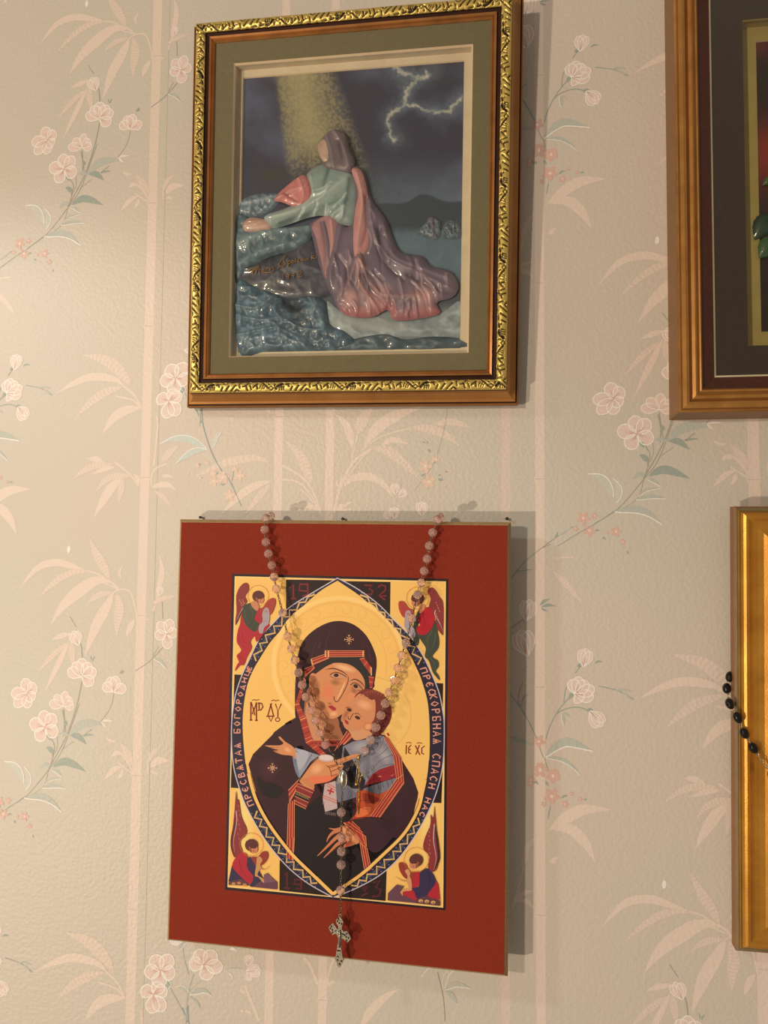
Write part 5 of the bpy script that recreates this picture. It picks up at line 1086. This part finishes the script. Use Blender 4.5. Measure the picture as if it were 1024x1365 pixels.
# robed figure
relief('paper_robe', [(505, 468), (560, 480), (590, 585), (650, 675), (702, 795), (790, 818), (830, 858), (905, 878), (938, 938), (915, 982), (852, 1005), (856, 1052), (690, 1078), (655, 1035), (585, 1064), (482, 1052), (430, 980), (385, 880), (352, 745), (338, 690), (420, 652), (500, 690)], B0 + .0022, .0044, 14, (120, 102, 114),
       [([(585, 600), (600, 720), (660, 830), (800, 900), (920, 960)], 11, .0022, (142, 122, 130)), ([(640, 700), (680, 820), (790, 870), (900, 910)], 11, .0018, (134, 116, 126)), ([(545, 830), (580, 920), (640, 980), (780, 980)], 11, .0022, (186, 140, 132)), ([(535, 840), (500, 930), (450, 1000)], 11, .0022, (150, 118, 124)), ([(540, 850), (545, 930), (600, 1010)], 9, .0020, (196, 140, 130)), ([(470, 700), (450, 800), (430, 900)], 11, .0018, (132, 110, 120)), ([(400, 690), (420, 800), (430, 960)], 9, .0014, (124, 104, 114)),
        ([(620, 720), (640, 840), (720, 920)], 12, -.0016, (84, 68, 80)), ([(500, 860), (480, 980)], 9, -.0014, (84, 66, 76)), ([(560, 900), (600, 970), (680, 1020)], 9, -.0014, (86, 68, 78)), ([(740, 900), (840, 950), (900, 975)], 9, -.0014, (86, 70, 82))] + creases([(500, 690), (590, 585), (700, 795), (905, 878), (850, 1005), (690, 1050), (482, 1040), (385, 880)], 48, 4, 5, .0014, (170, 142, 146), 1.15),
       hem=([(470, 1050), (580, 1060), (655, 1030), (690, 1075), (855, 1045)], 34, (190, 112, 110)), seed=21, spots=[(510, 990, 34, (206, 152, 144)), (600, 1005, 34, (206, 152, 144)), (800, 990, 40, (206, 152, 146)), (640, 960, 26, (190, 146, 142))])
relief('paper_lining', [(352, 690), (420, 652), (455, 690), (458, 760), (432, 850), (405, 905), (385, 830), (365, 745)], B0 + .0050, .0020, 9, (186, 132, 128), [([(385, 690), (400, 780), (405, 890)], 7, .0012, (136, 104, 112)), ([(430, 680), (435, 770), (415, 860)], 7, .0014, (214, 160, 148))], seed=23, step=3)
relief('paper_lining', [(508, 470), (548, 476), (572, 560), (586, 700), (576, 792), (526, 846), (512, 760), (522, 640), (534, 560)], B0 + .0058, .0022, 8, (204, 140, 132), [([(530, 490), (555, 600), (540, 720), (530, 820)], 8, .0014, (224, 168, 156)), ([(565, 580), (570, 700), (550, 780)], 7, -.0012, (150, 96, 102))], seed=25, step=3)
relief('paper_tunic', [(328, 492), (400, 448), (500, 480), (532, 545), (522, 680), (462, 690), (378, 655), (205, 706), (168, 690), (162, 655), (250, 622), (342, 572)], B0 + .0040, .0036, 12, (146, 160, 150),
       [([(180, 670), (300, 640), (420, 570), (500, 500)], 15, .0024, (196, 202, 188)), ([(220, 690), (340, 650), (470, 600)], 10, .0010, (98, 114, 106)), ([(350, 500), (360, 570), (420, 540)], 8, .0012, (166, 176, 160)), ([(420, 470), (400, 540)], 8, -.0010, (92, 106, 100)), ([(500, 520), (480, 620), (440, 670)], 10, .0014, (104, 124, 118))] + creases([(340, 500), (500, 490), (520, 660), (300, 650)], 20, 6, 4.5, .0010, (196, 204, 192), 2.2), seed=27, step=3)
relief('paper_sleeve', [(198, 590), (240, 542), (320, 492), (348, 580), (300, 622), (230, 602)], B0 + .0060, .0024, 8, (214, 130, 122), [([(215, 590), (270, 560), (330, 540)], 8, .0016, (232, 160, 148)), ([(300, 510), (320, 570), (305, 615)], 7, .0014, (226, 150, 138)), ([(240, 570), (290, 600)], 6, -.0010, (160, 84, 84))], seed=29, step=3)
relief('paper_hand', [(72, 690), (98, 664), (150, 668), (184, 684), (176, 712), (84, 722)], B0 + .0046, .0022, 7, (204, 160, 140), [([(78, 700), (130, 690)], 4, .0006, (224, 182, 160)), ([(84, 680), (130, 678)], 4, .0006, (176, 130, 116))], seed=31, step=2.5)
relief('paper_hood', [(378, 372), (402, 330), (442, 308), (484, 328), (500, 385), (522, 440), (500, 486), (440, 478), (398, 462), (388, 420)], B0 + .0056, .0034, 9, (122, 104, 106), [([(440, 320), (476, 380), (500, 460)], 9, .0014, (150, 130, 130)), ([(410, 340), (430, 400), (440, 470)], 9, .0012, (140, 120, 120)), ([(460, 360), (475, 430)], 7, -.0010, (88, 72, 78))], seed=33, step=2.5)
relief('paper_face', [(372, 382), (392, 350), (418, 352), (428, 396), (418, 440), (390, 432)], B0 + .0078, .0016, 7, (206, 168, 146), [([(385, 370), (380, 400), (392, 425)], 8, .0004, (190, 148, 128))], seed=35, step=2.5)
# gold signature on the rock
M_INK = plain('gold_ink', (188, 132, 56), (168, 112, 40), rough=.35, metal=.3)
sg = Join(); SZ = (325, 325, .1074)
def sig(pts, r=.00034):
    p = np.array(catmull(pts, False, 5)); U_, V_ = loc_arr(TA, SZ[0] + p[:, 0] * SZ[2], SZ[1] + p[:, 1] * SZ[2], B0 + .003); P = []
    hu_ = [HMAP[k] for k in ('paper_rock',)]
    for u, v_ in zip(U_, V_):
        P.append((u, v_, B0 + .0046))
    sg.add(tube(P, r, 5))
for s in [[(70, 345), (110, 310), (115, 380)], [(115, 370), (150, 308), (160, 380)], [(160, 375), (188, 275), (205, 390)], [(250, 318), (226, 340), (245, 352), (258, 320), (264, 346)], [(285, 346), (288, 310), (312, 308)], [(326, 298), (336, 326), (362, 294)], [(362, 294), (378, 330), (350, 366), (250, 360)],
          [(528, 152), (500, 190), (505, 230), (526, 252), (490, 290), (440, 262), (482, 200)], [(470, 270), (425, 316)], [(552, 218), (560, 296)], [(555, 232), (580, 218), (588, 245), (560, 258)], [(600, 236), (606, 214), (626, 226), (614, 246), (600, 236)], [(640, 240), (652, 180), (646, 238)], [(666, 226), (690, 196), (680, 230), (702, 226)], [(714, 226), (722, 194), (734, 222), (742, 190), (756, 218)], [(768, 192), (776, 216), (800, 186), (808, 214)], [(852, 118), (846, 206)], [(886, 146), (852, 178), (900, 186), (906, 150)],
          [(490, 380), (497, 456)], [(568, 392), (546, 386), (542, 410), (566, 410), (568, 390), (560, 442)], [(634, 382), (612, 376), (606, 398), (630, 402), (634, 380), (626, 432)], [(680, 366), (704, 344), (724, 368), (690, 414), (740, 404)]]: sig(s)
sg.build('signature', M_INK, pa)
# ------------------------------------------------------------------ pink crystal rosary draped over the plaque
m, nt, b = mat_new('pink_crystal')
b.inputs['Roughness'].default_value = 0.02; b.inputs['IOR'].default_value = 1.5; b.inputs['Transmission Weight'].default_value = 0.78
lw = nt.nodes.new('ShaderNodeLayerWeight'); nzc = _noise(nt, 260, 2); rp = nt.nodes.new('ShaderNodeValToRGB')
rp.color_ramp.elements[0].color = (1.0, .66, .60, 1); rp.color_ramp.elements[1].color = (1.0, .88, .83, 1)
nt.links.new(nzc.outputs['Fac'], rp.inputs['Fac']); nt.links.new(rp.outputs['Color'], b.inputs['Base Color'])
b.inputs['Coat Weight'].default_value = .5; b.inputs['Coat Roughness'].default_value = .02
M_CRYSTAL = m
ros = thing('crystal_rosary', TP, 'pink crystal bead rosary draped over the top of the icon plaque', 'rosary')
v, f = sphere_vf(.0037, 8, 6, (1, 1, 1.0), 1.0); bme = bpy.data.meshes.new('crystal_bead'); bme.from_pydata(v, [], f); bme.materials.append(M_CRYSTAL)
v, f = sphere_vf(.0038, 10, 7, (1, 1, 1.05), 1.0)
def bead(me, parent, p, rot=(0, 0, 0), name='bead'):
    o = bpy.data.objects.new(name, me); COL.objects.link(o); o.parent = parent; o.location = p; o.rotation_euler = rot; return o
LS = [(354, 690), (353, 706), (354.6, 722.5), (358, 738), (362.5, 753.5), (365.5, 769), (368.5, 785), (377, 817), (383.5, 848.3), (388.5, 864.7), (393.5, 880), (397.8, 896.5), (403, 912.8), (408, 929), (415, 947), (420.7, 960.5), (427, 977), (434, 992.6)]
RS = [(583.5, 692), (577, 710), (572.5, 727.4), (569.6, 744.8), (565.6, 761), (561.8, 777), (556.8, 792.6), (549, 824.6), (541, 857.4), (535.5, 873.4), (530.4, 890.4), (525.8, 906.6), (518.7, 922.7), (513.6, 937.8), (507.8, 953.6), (501, 969.4), (494, 986), (486.3, 1000.6)]
DS = [(455, 1083), (455.5, 1117), (455.2, 1135), (454.8, 1152.6), (454.2, 1186.8)]
chain = Join()
def nfun(k, n): return .0048 + .0032 * min(1, k / 6)
def strand(px, nf):
    pts = [np.array(l3(TP, x, y, nf(k, len(px)))) for k, (x, y) in enumerate(px)]
    for k, p in enumerate(pts): bead(bme, ros, p, (.9 * k, .5 * k, 1.3 * k))
    return pts
def run(p, q, r0=.0034, r1=.0034):
    """links between two beads"""
    p, q = np.asarray(p, float), np.asarray(q, float); d = q - p; L_ = np.linalg.norm(d); d /= L_; a, b_ = p + d * (r0 - .0004), q - d * (r1 - .0004); g = np.linalg.norm(b_ - a); n = max(1, round(g / .0026))
    for k in range(n): chain.link(a + (b_ - a) * k / n, a + (b_ - a) * (k + 1) / n, .00034, .00085, (k % 2) * 1.4 + .3)
L_ = strand(LS, nfun); R_s = strand(RS, nfun)
for S_ in (L_, R_s):
    for k in range(len(S_) - 1): run(S_[k], S_[k + 1])
    # over the top edge and down behind
    t = S_[0]; top = qcv + qv + .0028
    b0 = (t[0] + .001, top + .0037, -.0062); bead(bme, ros, b0, (1, .4, .2)); run(t, b0)
    b1 = (t[0] + .002, top - .0040, -.0165); bead(bme, ros, b1, (.3, .4, 1.2)); run(b0, b1)
    prev = b1
    for k in range(4):
        nb = (t[0] + .002 + .001 * k, top - .0040 - .0098 * (k + 1), -.0165); bead(bme, ros, nb, (.3 * k, .4, 1.2)); run(prev, nb); prev = nb
Dn = [np.array(l3(TP, x, y, .0086)) for x, y in DS]
for k, p in enumerate(Dn): bead(bme, ros, p, (.7 * k, .2, .4 * k))
# centre piece
mc = np.array(l3(TP, 457.5, 1039, .0086)); mt = mc + (0, .0062, 0); mb = mc + (-.0003, -.0068, 0)
jl = np.array(l3(TP, 450.5, 1021, .0084)); jr = np.array(l3(TP, 467, 1021.5, .0084)); jr2 = np.array(l3(TP, 477.5, 1011.5, .0084)); jl2 = np.array(l3(TP, 443, 1004, .0084))
for a, c in ((L_[-1], jl2), (jl2, jl), (jl, mt + (-.0022, 0, 0)), (mt + (.0022, 0, 0), jr), (jr, jr2), (jr2, R_s[-1])): run(a, c, .0012 if a is not L_[-1] else .0034, .0012 if c is not R_s[-1] else .0034)
run(mb, Dn[0], .0006)
for k in range(4): run(Dn[k], Dn[k + 1])
cr_top = np.array(l3(TP, 453.6, 1222, .0090)); run(Dn[4], cr_top, .0034, .0006)
chain.build('chain', plain('dark_silver_wire', (140, 122, 96), (92, 78, 58), rough=.3, metal=.85, scale=700), ros)
v, f = sphere_vf(1, 18, 10); V = [(mc[0] + x * .0030, mc[1] + z * .0068, mc[2] + y * .0013) for x, y, z in v]
med = mesh('centre_medal', V, f, M_STEEL, ros, smooth=True); med['label'] = 'small silver oval centre medal'
t = np.linspace(0, 2 * np.pi, 28, endpoint=False); v, f = tube([(mc[0] + .0031 * math.cos(a), mc[1] + .0069 * math.sin(a), mc[2] + .0002) for a in t], .00055, 6, True); mesh('medal_rim', v, f, M_STEEL, med, smooth=True)
v, f = sphere_vf(1, 10, 8); mesh('medal_figure', [(mc[0] + x * .0012, mc[1] + z * .0042, mc[2] + .0011 + y * .0008) for x, y, z in v], f, M_STEEL, med, smooth=True)
# crucifix: budded openwork cross, slightly turned
CZ = (400, 1080, .16109)
co = [(330, 878), (348, 900), (358, 922), (353, 948), (344, 964), (348, 984), (362, 1005), (390, 997), (424, 1056), (396, 1093), (358, 1062), (345, 1056), (338, 1100), (343, 1150), (352, 1208), (366, 1242), (336, 1296), (318, 1300), (290, 1226), (298, 1198), (311, 1120), (319, 1062), (300, 1016), (270, 1030), (236, 968), (275, 930), (304, 976), (315, 984), (320, 964), (300, 926), (303, 902)]
def c3(p, dn=0.0): x, y = CZ[0] + p[0] * CZ[2], CZ[1] + p[1] * CZ[2]; u, w_ = local(TP, x, y, .0096); return (u, w_, .0096 + dn)
n = len(co); V = [c3(p, .0006) for p in co] + [c3(p, -.0006) for p in co]
Fc = [tuple(range(n))[::-1], tuple(range(n, 2 * n))] + [(i, (i + 1) % n, n + (i + 1) % n, n + i) for i in range(n)]
cx = mesh('crucifix', V, Fc, plain('pewter', (178, 164, 138), (132, 118, 94), rough=.36, metal=.7, scale=500, bump=.3, bscale=1200), ros); cx['label'] = 'silver openwork crucifix at the end of the rosary'
hj = Join()
for x, y in [(320, 897), (312, 916), (326, 932), (345, 938), (262, 957), (253, 975), (270, 988), (270, 1010), (388, 1018), (383, 1045), (404, 1055), (388, 1075), (316, 1160), (330, 1160), (316, 1208), (330, 1270), (345, 1245), (312, 1235)]:
    u0, u1 = c3((x - 6, y - 8), .00062), c3((x + 6, y + 8), .0007); hj.add(box_mesh(u0[0], u1[0], u1[1], u0[1], u0[2], u1[2]))
hj.build('hole_shade', plain('hole_shade_dark', (40, 32, 26), (30, 24, 20), rough=.8), cx, False)  # thin dark patches on the cross paint the shade inside its holes
j2 = Join(); j2.add(tube([c3(p, .001) for p in [(330, 990), (332, 1040), (328, 1130)]], [.0008, .0009, .0006], 6)); j2.add(tube([c3(p, .001) for p in [(290, 992), (330, 1012), (375, 1032)]], .0005, 6)); j2.build('corpus', M_STEEL, cx)
v, f = tube([(cr_top[0] + .0011 * math.cos(a), cr_top[1] + .0004 + .0017 * math.sin(a), cr_top[2]) for a in t], .00032, 5, True); mesh('bail_ring', v, f, M_STEEL, cx, smooth=True)

# safety pin and small medal hooked to the rosary
M_BRASS = plain('brass', (206, 170, 92), (166, 128, 60), rough=.25, metal=.9, scale=400)
def p7(x, y, n): return np.array(l3(TP, 430 + x * .13672, 980 + y * .13672, n))
pin = thing('safety_pin', TP, 'small brass safety pin clipped to the rosary beside its centre medal', 'safety pin')
pt, pbm = p7(352, 222, .0092), p7(335, 468, .0098)
loop = [pbm + np.array([.0011 * math.sin(a), -.0011 * math.cos(a) - .0004, .0002 * a]) for a in np.linspace(0, 2 * np.pi, 14)]
v, f = tube(np.array([pt + (.0009, 0, 0), (pt + pbm) / 2 + (.0010, 0, 0), pbm + (.0006, 0, 0)] + loop + [pbm + (-.0007, .0006, 0), (pt + pbm) / 2 + (-.0006, 0, .0004), pt + (-.0006, .0003, 0)]), .00034, 6); mesh('wire', v, f, M_BRASS, pin, smooth=True)
v, f = sphere_vf(1, 10, 6); mesh('clasp', [(pt[0] + x * .0015, pt[1] + .0002 + z * .0019, pt[2] + y * .0009) for x, y, z in v], f, M_BRASS, pin, smooth=True)
md = thing('hanging_medal', TP, 'gold medal seen edge-on, hanging from the safety pin', 'medal')
c0 = p7(366, 608, .0102); v, f = sphere_vf(1, 20, 12)
a_ = math.radians(78)
mesh('disc', [(c0[0] + x * .0062 * math.cos(a_) + y * .0011 * math.sin(a_), c0[1] + z * .0118, c0[2] + .004 + x * .0062 * math.sin(a_) - y * .0011 * math.cos(a_)) for x, y, z in v], f, M_BRASS, md, smooth=True)
rg = Join(); p0, p1 = p7(374, 360, .0102), p7(368, 455, .0120); rg.link(p0, (p0 + p1) / 2, .0003, .0011, .3); rg.link((p0 + p1) / 2, p1 + (0, -.0006, .001), .0003, .0011, 1.6); rg.build('jump_ring', M_BRASS, md)

# ------------------------------------------------------------------ black rosary on the gold frame
M_BLACK = plain('black_gloss', (10, 9, 9), (16, 14, 13), rough=.10, spec=.45)
br_ = thing('black_rosary', TC, 'shiny black oval bead rosary hung over the gold frame', 'rosary')
v, f = sphere_vf(1, 16, 10); bb = bpy.data.meshes.new('black_bead'); bb.from_pydata([(x * .0033, y * .0033, z * .0044) for x, y, z in v], [], f); bb.materials.append(M_BLACK); bb.polygons.foreach_set('use_smooth', np.ones(len(bb.polygons), bool))
BP = [(973.2, 902, .0010), (969, 917.6, .0042), (973, 938, .0142), (983.4, 956.6, .0186), (992.4, 977.4, .0176), (1004.4, 997, .0172), (1030, 1034, .0200), (1043, 1053, .0190), (1056, 1071, .0190), (1068, 1090, .0190)]
BQ = [np.array(l3(TC, *q)) for q in BP]; bch = Join()
sv_chain, chain = chain, bch
for k, p in enumerate(BQ):
    d = BQ[min(k + 1, len(BQ) - 1)] - BQ[max(k - 1, 0)]; o = bead(bb, br_, p); o.rotation_euler = Vector((0, 0, 1)).rotation_difference(Vector(d)).to_euler()
    if k: run(BQ[k - 1], p, .0040, .0040)
chain.build('chain', plain('bright_silver_wire', (214, 200, 180), (180, 164, 140), rough=.25, metal=.9, scale=700), br_)

# ------------------------------------------------------------------ nails in the wall above the plaque
for x, y, lb in ((267, 689.6, 'small dark nail head above the left end of the icon plaque'), (457, 691.6, 'small dark nail head above the middle of the icon plaque'), (676, 691.4, 'small dark nail head above the right corner of the icon plaque')):
    u, w_ = local(WALL, x, y, .0045); Tn = WALL.copy(); Tn[:3, 3] = (u, 0, Z0 + w_); nj = Join()
    nj.add(tube([(0, 0, -.006), (0, 0, .0040)], .0006, 8)); nj.add(tube([(0, 0, .0040), (0, 0, .0046), (0, 0, .0049)], [.0013, .0014, .0009], 10))
    tag(mesh('small_nail', nj.v, nj.f, plain('dark_nail', (70, 58, 46), (52, 42, 34), rough=.5, metal=.5), T=Tn), lb, 'nail', 'nails above the plaque')
